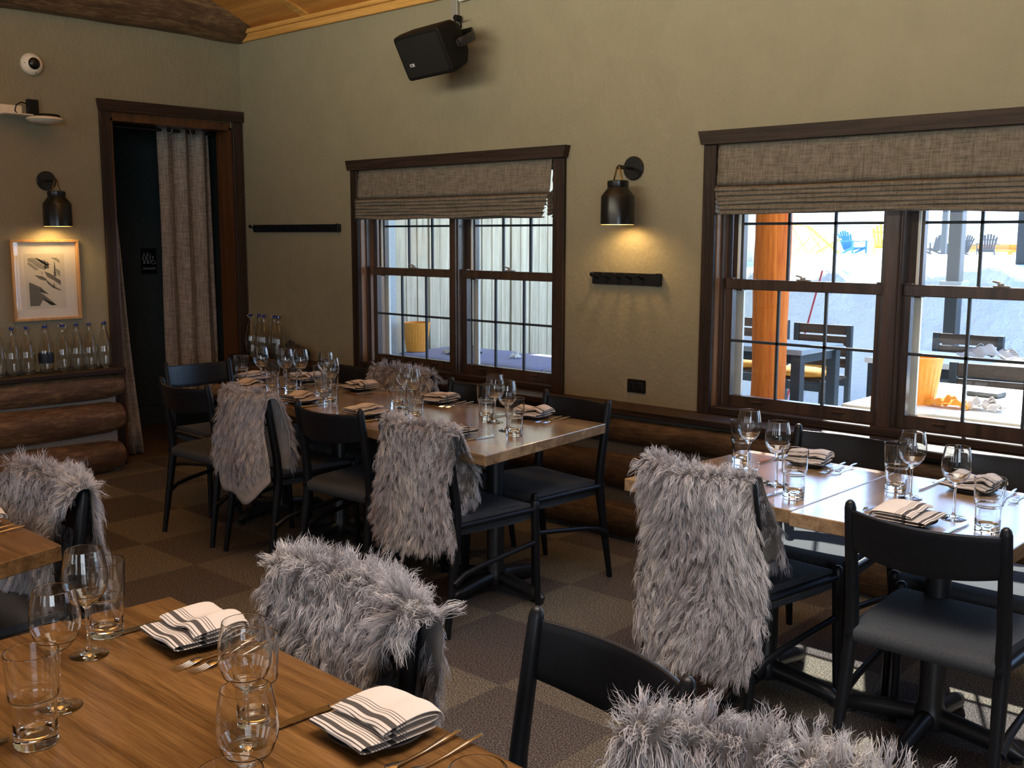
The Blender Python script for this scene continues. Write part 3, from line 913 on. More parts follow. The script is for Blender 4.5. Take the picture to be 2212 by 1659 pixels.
for y in (3.80, 3.985):
    g = G(); g.lathe([(0, .001), (.020, .001), (.020, -.001), (0, -.001)], 16, (.052, y - 3.95, 2.216 - 2.24), axis='X'); g.build('eyelet_hole', 'black_metal', cu)
    g = G(); g.tube([(.052, y - 3.95 + .024 * math.cos(a), 2.216 - 2.24 + .024 * math.sin(a)) for a in [2 * math.pi * k / 20 for k in range(21)]], .0040, 8, caps=False)
    o = g.build('eyelet', 'grey_metal', cu, True)
cl = empty('door_curtain', (-6.66, 3.33, 2.24)); tag(cl, 'narrow grey-brown linen curtain tied at the left side of the doorway', 'curtain', 'doorway curtains')
def fnl(u, v):
    z = 2.24 * (1 - v) + .02
    edge = 3.350 + .155 * v ** 1.2
    return (-6.63 + .022 * math.sin(u * 6.28 * 3.5), 3.30 + (edge - 3.30) * u + .004 * math.sin(v * 9 + u * 5), z)
g = G(); g.grid(fnl, 40, 16); o = rel(g, cl).build('cloth', 'curtain_linen', cl, 'all'); solid(o, .003)
g = G(); g.tube([(-6.68, 3.285, 2.216), (-6.68, 4.163, 2.216)], .011, 12)
tag(g.build('curtain_rod', 'black_metal', None, True), 'black curtain rod across the top of the doorway', 'curtain rod')

# ---- restroom sign on the corridor wall
sg = empty('restroom_sign', (-7.66, 4.168, 1.30)); tag(sg, 'small black restroom sign with outlined figures on the dark corridor wall', 'sign')
g = G(); g.box(0, .006, -.067, .067, -.098, .102, bev=.004); g.build('plate', 'black_lacquer', sg)
def ln(g, pts, r_=.0016):
    g.tube([(.0065, y, z) for y, z in pts], r_, 6)
g = G()
circ = lambda cy, cz, r_, a0=0, a1=360, n=16: [(cy + r_ * math.cos(R(a0 + (a1 - a0) * k / n)), cz + r_ * math.sin(R(a0 + (a1 - a0) * k / n))) for k in range(n + 1)]
for cy in (-.040, -.010):
    ln(g, circ(cy, .058, .007))
    ln(g, [(cy - .012, .012), (cy - .012, .038), (cy - .006, .046), (cy + .006, .046), (cy + .012, .038), (cy + .012, .012)])
    ln(g, [(cy - .006, .038), (cy - .006, -.018), (cy, -.018), (cy, .008), (cy + .006, .008) , (cy + .006, -.018)])
ln(g, [(.014, .064), (.014, .0), (.010, -.018)])
ln(g, circ(.034, .034, .006)); ln(g, [(.034, .026), (.032, .004), (.048, .004), (.054, -.018), (.060, -.018)])
ln(g, circ(.036, -.004, .016, 120, 360))
g.build('pictogram', 'sign_letter', sg, True)
text('RESTROOM', .020, sg, 'sign_letter', (.0068, 0, -.056), (R(90), 0, R(90)))

# ---- swing-top bottles
def make_bottle(label_band=False):
    b = empty('swing_top_bottle')
    outer = [(0, .000), (.034, 0), (.038, .004), (.0385, .03), (.0415, .07), (.0435, .105), (.041, .140), (.033, .180), (.022, .218), (.0145, .245), (.0135, .262), (.0165, .266), (.0165, .274), (.0125, .276)]
    inner = [(.0105, .276), (.0105, .250), (.0185, .218), (.0295, .180), (.0385, .140), (.041, .105), (.039, .07), (.036, .03), (.034, .010), (0, .013)]
    g = G(); g.glass(outer + inner, 32); g.build('glass_body', 'clear_glass', b, 60)
    g = G(); g.lathe([(0, .275), (.0125, .275), (.0135, .280), (.0135, .289), (.010, .293), (0, .294)], 18); g.build('stopper', 'blue_plastic', b, True)
    g = G(); g.tube([(0, -.016, .262), (0, -.021, .272), (0, -.020, .288), (0, -.012, .294), (0, .012, .294), (0, .020, .288), (0, .021, .272), (0, .016, .262)], .0013, 6)
    g.tube([(.017 * math.cos(a), .017 * math.sin(a), .260) for a in [2 * math.pi * k / 16 for k in range(17)]], .0013, 6)
    g.build('wire_bail', 'steel', b, True)
    return b
bot = make_bottle()
GRP = 'clear swing-top bottles lined up on the log ledges'
ys = [2.473, 2.556, 2.642, 2.753, 2.861, 2.948, 3.031, 3.128]
lab = ['clear bottle cut off by the left picture edge on the log ledge', 'clear swing-top bottle second from the left end of the ledge row', 'clear swing-top bottle below the left frame edge of the print, third in the row',
       'clear swing-top bottle with a dark label band, below the print', 'clear swing-top bottle just right of the labelled bottle', 'clear swing-top bottle third from the doorway on the ledge',
       'clear swing-top bottle next to last before the doorway', 'clear swing-top bottle nearest the doorway casing']
rnd = random.Random(5)
for i, y in enumerate(ys):
    o = place(bot, USED, (-6.35, y, .668), rnd.uniform(0, 6.28) if i not in (3, 5, 7) else .3, lab[i], GRP, 'bottle')
    if i == 3:
        g = G(); g.lathe([(.0432, .062), (.0445, .085), (.0452, .105), (.0440, .122)], 28); g.build('label_band', 'label_dark', o, True)
xs = [-6.258, -6.185, -6.10, -6.005, -5.925]
lab = ['clear bottle tucked in the room corner beside the doorway casing', 'clear bottle second from the room corner on the window ledge', 'clear bottle in the middle of the five in the corner', 'clear bottle fourth from the room corner, before the cloth bag', 'clear bottle nearest the dark cloth bag on the ledge']
for i, x in enumerate(xs):
    place(bot, USED, (x, 4.165 + (.012 if i % 2 else -.01), .668), rnd.uniform(0, 6.28), lab[i], GRP, 'bottle')

# ---- crumpled dark cloth bag on the ledge
rnd = random.Random(8)
ph = [rnd.uniform(0, 6.28) for _ in range(12)]
def bagf(u, v):
    th_ = 2 * math.pi * u; f_ = math.pi * v
    r_ = 1 + .16 * math.sin(3 * th_ + ph[0] + 2 * f_) + .12 * math.sin(5 * th_ + ph[1] - 3 * f_) + .08 * math.sin(9 * th_ + 5 * f_ + ph[2])
    return (-5.745 + .105 * r_ * math.cos(th_) * math.sin(f_), 4.165 + .062 * r_ * math.sin(th_) * math.sin(f_), .668 + .052 * (1 - math.cos(f_)) * (1 + .10 * math.sin(2 * th_ + ph[3])))
bg_ = empty('cloth_bag', (-5.745, 4.165, .668)); tag(bg_, 'crumpled dark cloth bag lying on the ledge right of the corner bottles', 'bag')
g = G(); g.grid(bagf, 40, 20, closed_u=True); rel(g, bg_).build('bag_body', 'bag_cloth', bg_, True)
g = G(); g.tube([(-5.79, 4.15, .75), (-5.80, 4.14, .79), (-5.78, 4.14, .805), (-5.755, 4.15, .79), (-5.77, 4.15, .755)], [.010, .012, .008, .012, .010], 8, flat=(1.4, .5)); g.tube([(-5.82, 4.16, .74), (-5.845, 4.15, .775), (-5.82, 4.15, .79)], [.012, .012, .006], 8, flat=(1.4, .5))
rel(g, bg_).build('bag_handle', 'bag_cloth', bg_, True)
# ================================================================== tables
TZ = 0.71
def make_base():
    b = empty('proto_base')
    return b
def table(corners, base_xy, label, mat='oak', arms=.27, rot=0.0, th=.042, bases=None):
    """corners: near-left, near-right, far-right, far-left of the top"""
    cx = sum(p[0] for p in corners) / 4; cy = sum(p[1] for p in corners) / 4
    t_ = empty('dining_table', (cx, cy, 0)); tag(t_, label, 'table', 'oak topped pedestal dining tables')
    me_g = G(); me_g.prism(corners, TZ - th, TZ); o = rel(me_g, t_).build('tabletop', mat, t_)
    bv = o.modifiers.new('edge', 'BEVEL'); bv.width = .003; bv.segments = 2
    for bx, by in (bases or [base_xy]):
        g = G(); g.lathe([(0, .03), (.046, .03), (.050, .055), (.044, .085), (.037, .105), (.037, TZ - th - .012), (.06, TZ - th - .006), (.06, TZ - th), (0, TZ - th)], 28, (bx, by, 0))
        rel(g, t_).build('column', 'black_metal', t_, True)
        g = G(); g.box(bx - .22, bx + .22, by - .03, by + .03, TZ - th - .012, TZ - th); g.box(bx - .03, bx + .03, by - .26, by + .26, TZ - th - .012, TZ - th)
        rel(g, t_).build('top_bracket', 'black_metal', t_)
        g = G()
        for k in range(4):
            a = rot + k * math.pi / 2
            pts = []; rr = []
            for q in range(9):
                s = q / 8
                d = .02 + (arms - .02) * s
                z = .062 - .034 * s ** 1.3
                r_ = .034 - .006 * s
                if q == 8: r_ = .012
                if q == 7: r_ *= .93
                pts.append((bx + d * math.cos(a), by + d * math.sin(a), z if q < 8 else z - .006)); rr.append(r_)
            g.tube(pts, rr, 14, flat=(.85, .95))
            tx, ty = bx + arms * .93 * math.cos(a), by + arms * .93 * math.sin(a)
            g.lathe([(0, 0), (.016, 0), (.016, .014), (0, .014)], 10, (tx, ty, 0))
        g.v = [(x, y, max(z, .001)) for x, y, z in g.v]
        rel(g, t_).build('base', 'black_metal', t_, True)
    return t_
T1a = table([(-3.70, 2.785), (-2.570, 2.680), (-2.648, 3.508), (-3.765, 3.512)], None, 'long oak table below the smaller window, end table nearest the camera', 'oak_pale', bases=[(-2.94, 3.13), (-3.50, 3.18)])
T1b = table([(-4.900, 2.975), (-3.706, 2.805), (-3.769, 3.512), (-4.93, 3.500)], None, 'oak table pushed against the far end of the long row, nearest the doorway', 'oak_pale', bases=[(-4.05, 3.18), (-4.62, 3.22)])
T2a = table([(-1.985, 2.735), (-1.384, 2.735), (-1.364, 3.425), (-1.915, 3.430)], (-1.62, 3.06), 'small oak table left of the seam, in front of the big window', 'oak_pale_cross')
T2b = table([(-1.380, 2.715), (-0.785, 2.725), (-0.770, 3.425), (-1.360, 3.425)], (-1.068, 3.065), 'small oak table right of the seam, in front of the big window', 'oak_pale_cross')
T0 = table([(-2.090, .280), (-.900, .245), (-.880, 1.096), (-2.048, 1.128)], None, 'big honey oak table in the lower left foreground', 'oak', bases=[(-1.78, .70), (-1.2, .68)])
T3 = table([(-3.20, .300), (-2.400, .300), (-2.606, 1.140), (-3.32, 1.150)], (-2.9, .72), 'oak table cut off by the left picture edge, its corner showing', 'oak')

# ================================================================== chairs
def post_y(z):
    pts = [(0, -.245), (.1, -.230), (.2, -.215), (.3, -.200), (.42, -.184), (.48, -.184), (.80, -.234)]
    for (a, ya), (b, yb) in zip(pts, pts[1:]):
        if z <= b: return ya + (yb - ya) * (z - a) / (b - a)
    return pts[-1][1]
def bulge(x): return .052 * (1 - min(1, (abs(x) / .2)) ** 2)
def make_chair():
    c = empty('dining_chair')
    WX = .199
    for s in (-1, 1):
        zs = [0, .1, .2, .3, .38, .44, .52, .60, .66, .72, .780, .793, .800]
        rr = [.0120, .0140, .0165, .0185, .0195, .0195, .0185, .0178, .0172, .0165, .0155, .0125, .006]
        g = G(); g.tube([(s * (WX if z > .4 else WX + .012 * (1 - z / .4)), post_y(z), z) for z in zs], rr, 16)
        g.build('rear_leg', 'black_lacquer', c, 50)
        g = G(); g.tube([(s * .228, .222, 0), (s * .224, .218, .15), (s * .221, .213, .30), (s * .219, .210, .42), (s * .219, .210, .450), (s * .219, .210, .458)], [.0115, .0135, .0155, .0175, .0170, .008], 16)
        g.build('front_leg', 'black_lacquer', c, 50)
    # curved plank back
    def fn(u, v):
        x = -.193 + .386 * u
        e = (2 * u - 1)
        top = .776 - .006 * (1 - e * e)
        bot = .664 - .020 * (1 - e * e)
        z = bot + (top - bot) * v
        return (x, post_y(z) - bulge(x) - .002, z)
    g = G(); g.grid(fn, 25, 7); o = g.build('backrest', 'black_lacquer', c, True); solid(o, .013)
    bv = o.modifiers.new('edge', 'BEVEL'); bv.width = .003; bv.segments = 2
    # wrapped seat, slightly dished
    prof_n = 26
    def sfn(u, v):
        a = 2 * math.pi * u
        # rounded slab cross-section in (y, z)
        sp_ = lambda q, e: math.copysign(abs(q) ** e, q); yy = .213 * sp_(math.cos(a), .42); zz = .037 * sp_(math.sin(a), .62)
        xw = .203 - .010 * (yy < 0) + .006 * yy / .2
        x = -xw + 2 * xw * v
        sag = .008 * (1 - (2 * v - 1) ** 2) * (1 - (yy / .22) ** 2)
        return (x, yy + .010, .415 + zz - (sag if zz > 0 else 0))
    g = G(); g.grid(sfn, prof_n, 14, closed_u=True)
    g.f.append(tuple(range(prof_n))); g.f.append(tuple(range(13 * prof_n, 14 * prof_n))); g.mi += [0, 0]
    g.build('seat', 'seat_fabric', c, 55)
    # rails the seat is wrapped on
    g = G()
    for y_, w_ in ((-.182, .199), (.206, .219)):
        g.tube([(-w_, y_, .420), (w_, y_, .420)], .015, 12)
    for s in (-1, 1):
        g.tube([(s * .205, -.19, .422), (s * .219, .21, .422)], .0125, 12)
        g.lathe([(0, 0), (.010, .002), (.010, .006), (0, .008)], 10, (s * .199, -.212, .420), axis='Y')
    g.build('seat_rail', 'black_lacquer', c, 50)
    for s in (-1, 1):
        g = G(); g.tube([(s * .214, -.214, .205), (s * .216, -.16, .235), (s * .219, -.08, .252), (s * .222, .10, .275), (s * .223, .214, .288)], [.016, .0115, .0105, .0105, .0105], 12)
        g.build('stretcher', 'black_lacquer', c, 50)
    return c
chair = make_chair()
GRP = 'black wooden dining chairs with dark fabric seats'
CH = {}
for key, x, y, rz, lab_ in [
    ('N1', -2.885, 2.860, -4, 'black chair under the big pale fur throw at the near end of the long table'),
    ('N2', -3.490, 2.905, 3, 'bare black chair between the two fur-draped chairs of the long table'),
    ('N3', -4.040, 2.880, -5, 'black chair under the fur throw with the pale leather flap showing'),
    ('N4', -4.590, 2.880, 2, 'bare black chair on the camera side, left end of the long table'),
    ('E1', -5.070, 3.160, -90, 'black chair at the head of the long table, against the doorway curtain'),
    ('F1', -2.925, 3.385, 173, 'bare black chair on the window side, near end of the long table'),
    ('F2', -3.510, 3.400, 181, 'black chair right of the small fur throw, below the smaller window'),
    ('F3', -4.080, 3.400, 180, 'black chair under the small fur throw beneath the smaller window'),
    ('F4', -4.600, 3.440, 180, 'black chair left of the small fur throw, below the smaller window'),
    ('C1', -1.635, 2.905, -7, 'black chair under the longest fur throw, left of the table by the big window'),
    ('C2', -0.962, 2.865, 0, 'bare black chair seen from behind at the table by the big window'),
    ('W1', -1.610, 3.375, 180, 'black chair between the left small table and the big window'),
    ('W2', -1.020, 3.375, 180, 'black chair between the right small table and the big window'),
    ('D1', -1.640, 1.075, 178, 'black chair under the bushy fur throw beside the foreground table'),
    ('D2', -1.100, 1.178, 168.5, 'bare black chair with curved back turned to the foreground table'),
    ('D3', -0.590, 0.985, 186, 'black chair under the fur throw at the bottom picture edge'),
    ('L1', -3.010, 1.070, 180, 'black chair under the fur throw cut by the left picture edge')]:
    CH[key] = place(chair, USED, (x, y, 0), R(rz), lab_, GRP, 'chair')

# ================================================================== long-haired fur throws
def fur_throw(key, label, zb, zf, hw, off=0.0, n=14000, length=.060, width=.0016, seed=1, skew=0.0, flap=0.0, hw_front=None, round_=.05, splay=0.0, lift=1.0):
    rs = np.random.RandomState(seed)
    ch = CH[key]
    root = empty('fur_throw', ch.location, ch.rotation_euler[2]); tag(root, label, 'fur throw', 'shaggy grey fur throws hung over chair backs')
    top = .803
    Lb, Lf, La = top - zb, top - zf, .10
    L = Lb + La + Lf
    hwf = hw_front or hw
    ph = rs.uniform(0, 6.28, 12)
    def S(u, v):
        """u in -1..1 across, v in 0..1 from the rear hem over the back to the front hem (arrays)"""
        s = v * L
        tb = np.clip(1 - s / Lb, 0, 1)                 # 1 at the rear hem
        tf = np.clip((s - Lb - La) / Lf, 0, 1)         # 1 at the front hem
        a = np.clip((s - Lb) / La, 0, 1) * math.pi     # over the top
        kf = np.clip(tf * 4, 0, 1); half = hw * (1 - .05 * np.sin(tb * 2.4 + ph[0])) + (hwf - hw) * kf * kf * (3 - 2 * kf)
        half = half * (1 + .04 * np.sin(v * 17 + ph[1]))
        x = u * half + off + skew * tb + .012 * np.sin(v * 9 + ph[2])
        xr = np.clip(np.abs(x) / .2, 0, 1)
        yc = -.215 - .052 * (1 - xr ** 2)
        over = np.clip(np.abs(x) - .20, 0, 1)
        rad = .032
        y = yc - rad * np.cos(a)
        z = top - .018 + rad * .8 * np.sin(a) - .008 * (1 - xr ** 2) - 2.2 * over ** 1.5 * (1 - .5 * tb)
        cur = (np.abs(u) ** 4) * round_
        z = z - tb * (Lb - cur - .02 * np.sin(u * 5 + ph[3]))
        z = z - tf * (Lf - cur - .02 * np.sin(u * 6 + ph[4]))
        y = y - tb * (.028 + .010 * np.sin(u * 4 + ph[5]) + .012 * np.sin(tb * 5 + ph[6])) - splay * tb
        y = y + tf * (.020 + .012 * np.sin(u * 4 + ph[7]))
        y = y + np.where(tf > 0, .048 * np.clip((.79 - z) / .16, 0, 1), 0)
        y = y + np.tanh((.5 - v) * 14) * over * .35
        return np.stack([x, y, z], -1)
    # hide
    nu, nv = 25, 49
    uu, vv = np.meshgrid(np.linspace(-1, 1, nu), np.linspace(0, 1, nv))
    P = S(uu.ravel(), vv.ravel())
    F = [(j * nu + i, j * nu + i + 1, (j + 1) * nu + i + 1, (j + 1) * nu + i) for j in range(nv - 1) for i in range(nu - 1)]
    g = G(); g.add([tuple(p) for p in P], F)
    o = g.build('hide', ['pale_leather' if flap else 'leather'], root, 'all'); solid(o, .004, 0)
    # coat of strands
    u = rs.uniform(-1, 1, n); v = rs.uniform(0, 1, n)
    dens = np.ones(n)
    if flap:
        keep = v * L > flap
        u, v = u[keep], v[keep]
    n = len(u)
    e = 1e-3
    p0 = S(u, v); du = S(u + e, v) - S(u - e, v); dv = S(u, v + e) - S(u, v - e)
    nrm = np.cross(dv, du); nrm /= np.linalg.norm(nrm, axis=1)[:, None] + 1e-12
    ref = p0 - np.stack([p0[:, 0], np.full(n, -.225) - .05 * (1 - np.clip(np.abs(p0[:, 0]) / .2, 0, 1) ** 2), np.minimum(p0[:, 2], .77) - .01], -1)
    sg_ = np.sign((nrm * ref).sum(1)); nrm *= sg_[:, None]
    edge = np.clip((np.abs(u) - .86) / .14, 0, 1)
    side = np.zeros((n, 3)); side[:, 0] = np.sign(u) * edge * .4
    s = v * L
    vert = 1 - np.clip(nrm[:, 2], 0, 1)
    down = np.array([0, 0, -1.0])
    K = max(60, n // 14)
    ci = rs.choice(n, K, replace=False)
    cuv = np.stack([u[ci] * hw, s[ci]], -1)
    near = np.empty(n, dtype=np.int64)
    uv = np.stack([u * hw, s], -1)
    for a in range(0, n, 2000):
        d = ((uv[a:a + 2000, None, :] - cuv[None]) ** 2).sum(-1)
        near[a:a + 2000] = d.argmin(1)
    crand = rs.normal(0, 1, (K, 3)); clen = rs.uniform(.72, 1.22, K); ccol = rs.uniform(0, 1, K)
    # broad swirls over the pelt
    sw = np.stack([np.sin(u * 2.6 + s * 7 + ph[8]) + .6 * np.sin(u * 6 - s * 15 + ph[9]), .5 * np.sin(s * 9 + ph[10]), np.zeros(n)], -1)
    def curve(p, nn, vt, cr, ln_, sd, sw_, t):
        """point at fraction t"""
        lf = (.62 - .30 * vt)[:, None] * nn * lift
        fall = (.20 + .95 * vt)[:, None] * down
        d = lf * (t - .45 * t * t * vt[:, None]) * 1.25 + fall * (t * (.35 + .65 * t)) + (cr * .16 + sd * .5 + sw_ * .42 * vt[:, None]) * t
        return p + d * ln_[:, None]
    ln_ = length * clen[near] * rs.uniform(.8, 1.12, n)
    cr = crand[near] * 1.5 + rs.normal(0, .8, (n, 3))
    T = np.array([0, .14, .28, .42, .57, .71, .85, 1.0]); NT_ = 8
    cw = rs.uniform(0, 6.28, (K, 3)); ca_ = rs.uniform(.0012, .0042, K)[near]; cf = rs.uniform(6, 12, K)[near]
    wob = rs.uniform(0, 6.28, (n, 2)); amp = rs.uniform(.0015, .0060, n)
    strands = []
    pc0 = p0[ci]
    for t in T:
        p = curve(p0, nrm, vert, cr, ln_, side, sw, t)
        c = curve(pc0, nrm[ci], vert[ci], crand, length * clen, side[ci], sw[ci], t)[near]
        k = .55 * t ** 1.2
        p = p * (1 - k) + c * k
        p[:, 0] += amp * t * np.sin(7 * t + wob[:, 0]); p[:, 1] += amp * t * np.sin(6 * t + wob[:, 1]); p[:, 2] += amp * t * np.sin(8 * t + wob[:, 0] * 2)
        for q in range(3): p[:, q] += ca_ * (t ** .8) * np.sin(cf * t + cw[near, q])
        strands.append(p)
    A = np.stack(strands, 1)                                   # n, 8, 3
    tan = np.gradient(A, axis=1); tan /= np.linalg.norm(tan, axis=2)[:, :, None] + 1e-12
    nj = nrm + rs.normal(0, .55, (n, 3))
    sd = np.cross(tan, nj[:, None, :]); sd /= np.linalg.norm(sd, axis=2)[:, :, None] + 1e-12
    wt = width * np.array([.9, 1.0, 1.0, .95, .84, .66, .42, .10]) * rs.uniform(.7, 1.25, n)[:, None]
    V = np.stack([A - sd * wt[:, :, None] / 2, A + sd * wt[:, :, None] / 2], 2).reshape(-1, 3)   # n*6*2
    base = (np.arange(n) * 2 * NT_)[:, None]
    quad = np.concatenate([base + np.array([2 * j, 2 * j + 1, 2 * j + 3, 2 * j + 2]) for j in range(NT_ - 1)], 1).reshape(-1)
    me = bpy.data.meshes.new('fur')
    nq = n * (NT_ - 1)
    me.vertices.add(len(V)); me.vertices.foreach_set('co', V.astype(np.float32).ravel())
    me.loops.add(nq * 4); me.loops.foreach_set('vertex_index', quad.astype(np.int32))
    me.polygons.add(nq); me.polygons.foreach_set('loop_start', (np.arange(nq) * 4).astype(np.int32))
    try: me.polygons.foreach_set('loop_total', np.full(nq, 4, dtype=np.int32))
    except Exception: pass
    me.update(calc_edges=True)
    ca = me.color_attributes.new('fur', 'FLOAT_COLOR', 'POINT')
    colr = np.ones((n, NT_, 2, 4), dtype=np.float32)
    colr[..., 0] = T[None, :, None]
    patch = .5 + .28 * np.sin(u * 3.1 + s * 6 + ph[11]) + .22 * np.sin(u * 5 - s * 11 + ph[4])
    colr[..., 1] = np.clip(.55 * patch + .45 * ccol[near] + rs.normal(0, .18, n), 0, 1)[:, None, None]
    ca.data.foreach_set('color', colr.ravel())
    f_ = link('fur', me, 'fur_strand', root, 'all'); f_['kind'] = 'stuff'
    return root
FD = 1.0
fur_throw('N1', 'large pale fur throw on the chair at the near end of the long table', .375, .50, .205, .045, 30000, .046, .0018, 11, round_=.03, skew=.01)
fur_throw('N3', 'fur throw showing a pale leather flap below, further along the long table', .345, .45, .190, .045, 22000, .042, .0019, 12, flap=.095, round_=.085)
fur_throw('F3', 'small fur throw on the far side of the long table beneath the smaller window', .45, .52, .225, 0.0, 14000, .050, .0018, 13)
fur_throw('C1', 'longest fur throw, reaching almost to the carpet left of the window table', .255, .52, .205, .010, 42000, .050, .0017, 14, round_=.03, skew=.03)
fur_throw('D1', 'bushy fur throw on the chair beside the foreground table', .36, .46, .250, .010, 42000, .056, .0015, 15, lift=1.25, hw_front=.170)
fur_throw('D3', 'fur throw rising from the bottom picture edge', .42, .47, .230, .0, 36000, .056, .0014, 16, lift=1.2)
fur_throw('L1', 'fur throw cut off by the left picture edge in front of the log wall', .36, .46, .245, .010, 30000, .052, .0016, 17, lift=1.2, hw_front=.175)
# ================================================================== table settings
def make_wine():
    o_ = empty('wine_glass')
    H = .208
    foot = [(0, .0), (.034, .0), (.0355, .0012), (.034, .0022), (.018, .0050), (.008, .0090), (.0045, .016), (.0036, .03), (.0036, .075), (.0045, .092), (.0085, .0985)]
    bowl_o = [(.022, .108), (.0335, .122), (.0395, .138), (.0410, .152), (.0398, .170), (.0365, .190), (.0330, .2075), (.0324, .208)]
    bowl_i = [(.0318, .2075), (.0352, .190), (.0386, .170), (.0397, .152), (.0382, .138), (.0322, .1235), (.0205, .1098), (.008, .1035), (0, .1025)]
    g = G(); g.glass(foot + bowl_o + bowl_i, 48); g.build('glass_body', 'clear_glass', o_, 70)
    return o_
def make_tumbler():
    o_ = empty('water_glass')
    g = G(); g.glass([(0, 0), (.0305, 0), (.0325, .003), (.0330, .040), (.0337, .072), (.0345, .0755), (.0372, .079), (.0380, .090), (.0408, .151), (.0402, .152), (.0394, .151), (.0364, .090), (.0352, .081), (.0322, .0765), (.0318, .072), (.0310, .040), (.0290, .022), (.020, .0175), (0, .0165)], 48)
    g.build('glass_body', 'clear_glass', o_, 45)
    return o_
def make_single(name, g, mats, smooth=True, **kw):
    return g.build(name, mats, None, smooth)
def make_napkin(seed=0):
    rnd = random.Random(seed); ph = [rnd.uniform(0, 6.28) for _ in range(6)]
    pr = [(-.070, .002), (-.03, .0015), (.03, .0015), (.070, .002), (.080, .006), (.0805, .010), (.074, .013), (.04, .0105), (.0, .0115), (-.04, .0105), (-.068, .012), (-.0745, .016), (-.070, .0195), (-.04, .0215), (-.005, .0225), (.020, .0195), (.036, .0175), (.040, .0205), (.034, .0235), (.010, .0265), (-.03, .0285), (-.062, .0270), (-.079, .0215), (-.083, .012), (-.081, .004)]
    n = len(pr)
    def fn(u, v):
        y, z = pr[min(n - 1, int(round(v * (n - 1))))]
        x = (u - .5) * .146
        k = z / .028
        hump = (.010 * math.exp(-((u - .28) / .2) ** 2) + .003 * math.sin(u * 9 + ph[0])) * k
        return (x + .004 * math.sin(y * 40 + ph[1]) * k + .10 * y * (u - .5) * .3, y + .004 * math.sin(u * 6 + ph[2]) * k, z + hump)
    g = G(); g.grid(fn, 22, n)
    o = g.build('folded_napkin', 'napkin_cloth', None, True); m = o.modifiers.new('thickness', 'SOLIDIFY'); m.thickness = .0022; m.offset = 0
    sb = o.modifiers.new('soft', 'SUBSURF'); sb.levels = 1; sb.render_levels = 1
    return o
def make_plate():
    g = G(); g.lathe([(0, .002), (.042, .002), (.044, 0), (.048, 0), (.050, .003), (.070, .007), (.080, .0115), (.0805, .0135), (.079, .0140), (.066, .0095), (.048, .0060), (0, .0055)], 40)
    return g.build('side_plate', 'plate_dark', None, True)
def make_fork():
    f_ = empty('fork')
    g = G()
    g.tube([(0, -.098, .0085), (0, -.092, .0090), (0, -.06, .0085), (0, -.02, .0045), (0, .02, .0040), (0, .036, .0065), (0, .046, .0075)], [.0030, .0052, .0044, .0026, .0023, .0030, .0070], 10, flat=(1.0, .32))
    g.tube([(0, .044, .0075), (0, .052, .0068), (0, .060, .0055)], [.0070, .0105, .0100], 10, flat=(1.0, .15))
    g.build('handle', 'steel', f_, True)
    g = G()
    for k in range(4):
        x = (k - 1.5) * .0055
        g.tube([(x, .056, .0060), (x, .075, .0030), (x, .092, .0035), (x, .100, .0065)], [.0016, .0015, .0013, .0006], 6, flat=(1, .7))
    g.build('tines', 'steel', f_, True)
    return f_
def make_knife():
    k_ = empty('table_knife')
    g = G(); g.tube([(0, -.112, .0045), (0, -.106, .0048), (0, -.05, .0045), (0, -.012, .0042), (0, .0, .0042)], [.0045, .0085, .0072, .0055, .0062], 12, flat=(1, .48)); g.build('handle', 'steel', k_, True)
    g = G(); g.prism([(-.0075, 0), (.0065, 0), (.0085, .03), (.0085, .075), (.0050, .100), (-.0015, .112), (-.0068, .108), (-.0078, .09)], .0035, .0055); g.build('blade', 'steel', k_)
    return k_
wine, tumbler, napk, plate, fork, knife = make_wine(), make_tumbler(), make_napkin(), make_plate(), make_fork(), make_knife()
napk2 = make_napkin(3)
def at(x, y, z=TZ): return (x, y, z + .0004)
def seat(name, cx, cy, rz, parts='pnfFk', nrot=0, second=False, dk=.125, df=.105):
    """one place: dark plate, folded napkin, two forks, knife; rz turns the sitter's direction"""
    c, s = math.cos(R(rz)), math.sin(R(rz))
    L_ = lambda a, b: (cx + a * c - b * s, cy + a * s + b * c)
    if 'p' in parts:
        place(plate, USED, at(*L_(0, 0)), 0, f'dark side plate {name}', 'dark side plates', 'plate')
    if 'n' in parts:
        place(napk2 if second else napk, USED, (*L_(0, 0), TZ + .0135), R(rz + nrot), f'folded striped napkin {name}', 'striped folded napkins', 'napkin')
    if 'f' in parts:
        place(fork, USED, at(*L_(-df, .012)), R(rz + 2), f'inner fork {name}', 'steel forks', 'fork')
    if 'F' in parts:
        place(fork, USED, at(*L_(-df - .034, -.002)), R(rz + 1), f'outer fork {name}', 'steel forks', 'fork')
    if 'k' in parts:
        place(knife, USED, at(*L_(dk, .0)), R(rz - 3), f'steel knife {name}', 'steel table knives', 'knife')
S_T0a, S_T0b = 'at the bushy fur chair of the foreground table', 'before the bare curved chair at the foreground table'
seat(S_T0a, -1.785, 1.035, 180, nrot=-4)
seat(S_T0b, -1.218, 1.020, 180, nrot=-6, second=True)
seat('on the camera side of the foreground table', -1.755, .50, 0, 'k')
seat('at the near end of the long table, window side', -2.978, 3.405, 180, nrot=8)
seat('second from the near end, window side of the long table', -3.575, 3.405, 180, nrot=5, second=True)
seat('before the small fur throw, smaller window', -4.174, 3.415, 180, nrot=-5)
seat('window side, far end of the long table', -4.637, 3.415, 180, 'pnfF', nrot=4)
seat('before the chair at the head of the long table', -4.87, 3.24, -90, 'pn', nrot=3, second=True)
seat('beside the leather flap throw, long table', -4.050, 2.955, 0, 'pnk', nrot=-86)
seat('before the bare middle chair, long table', -3.540, 2.925, 0, 'pnk', nrot=-93, second=True)
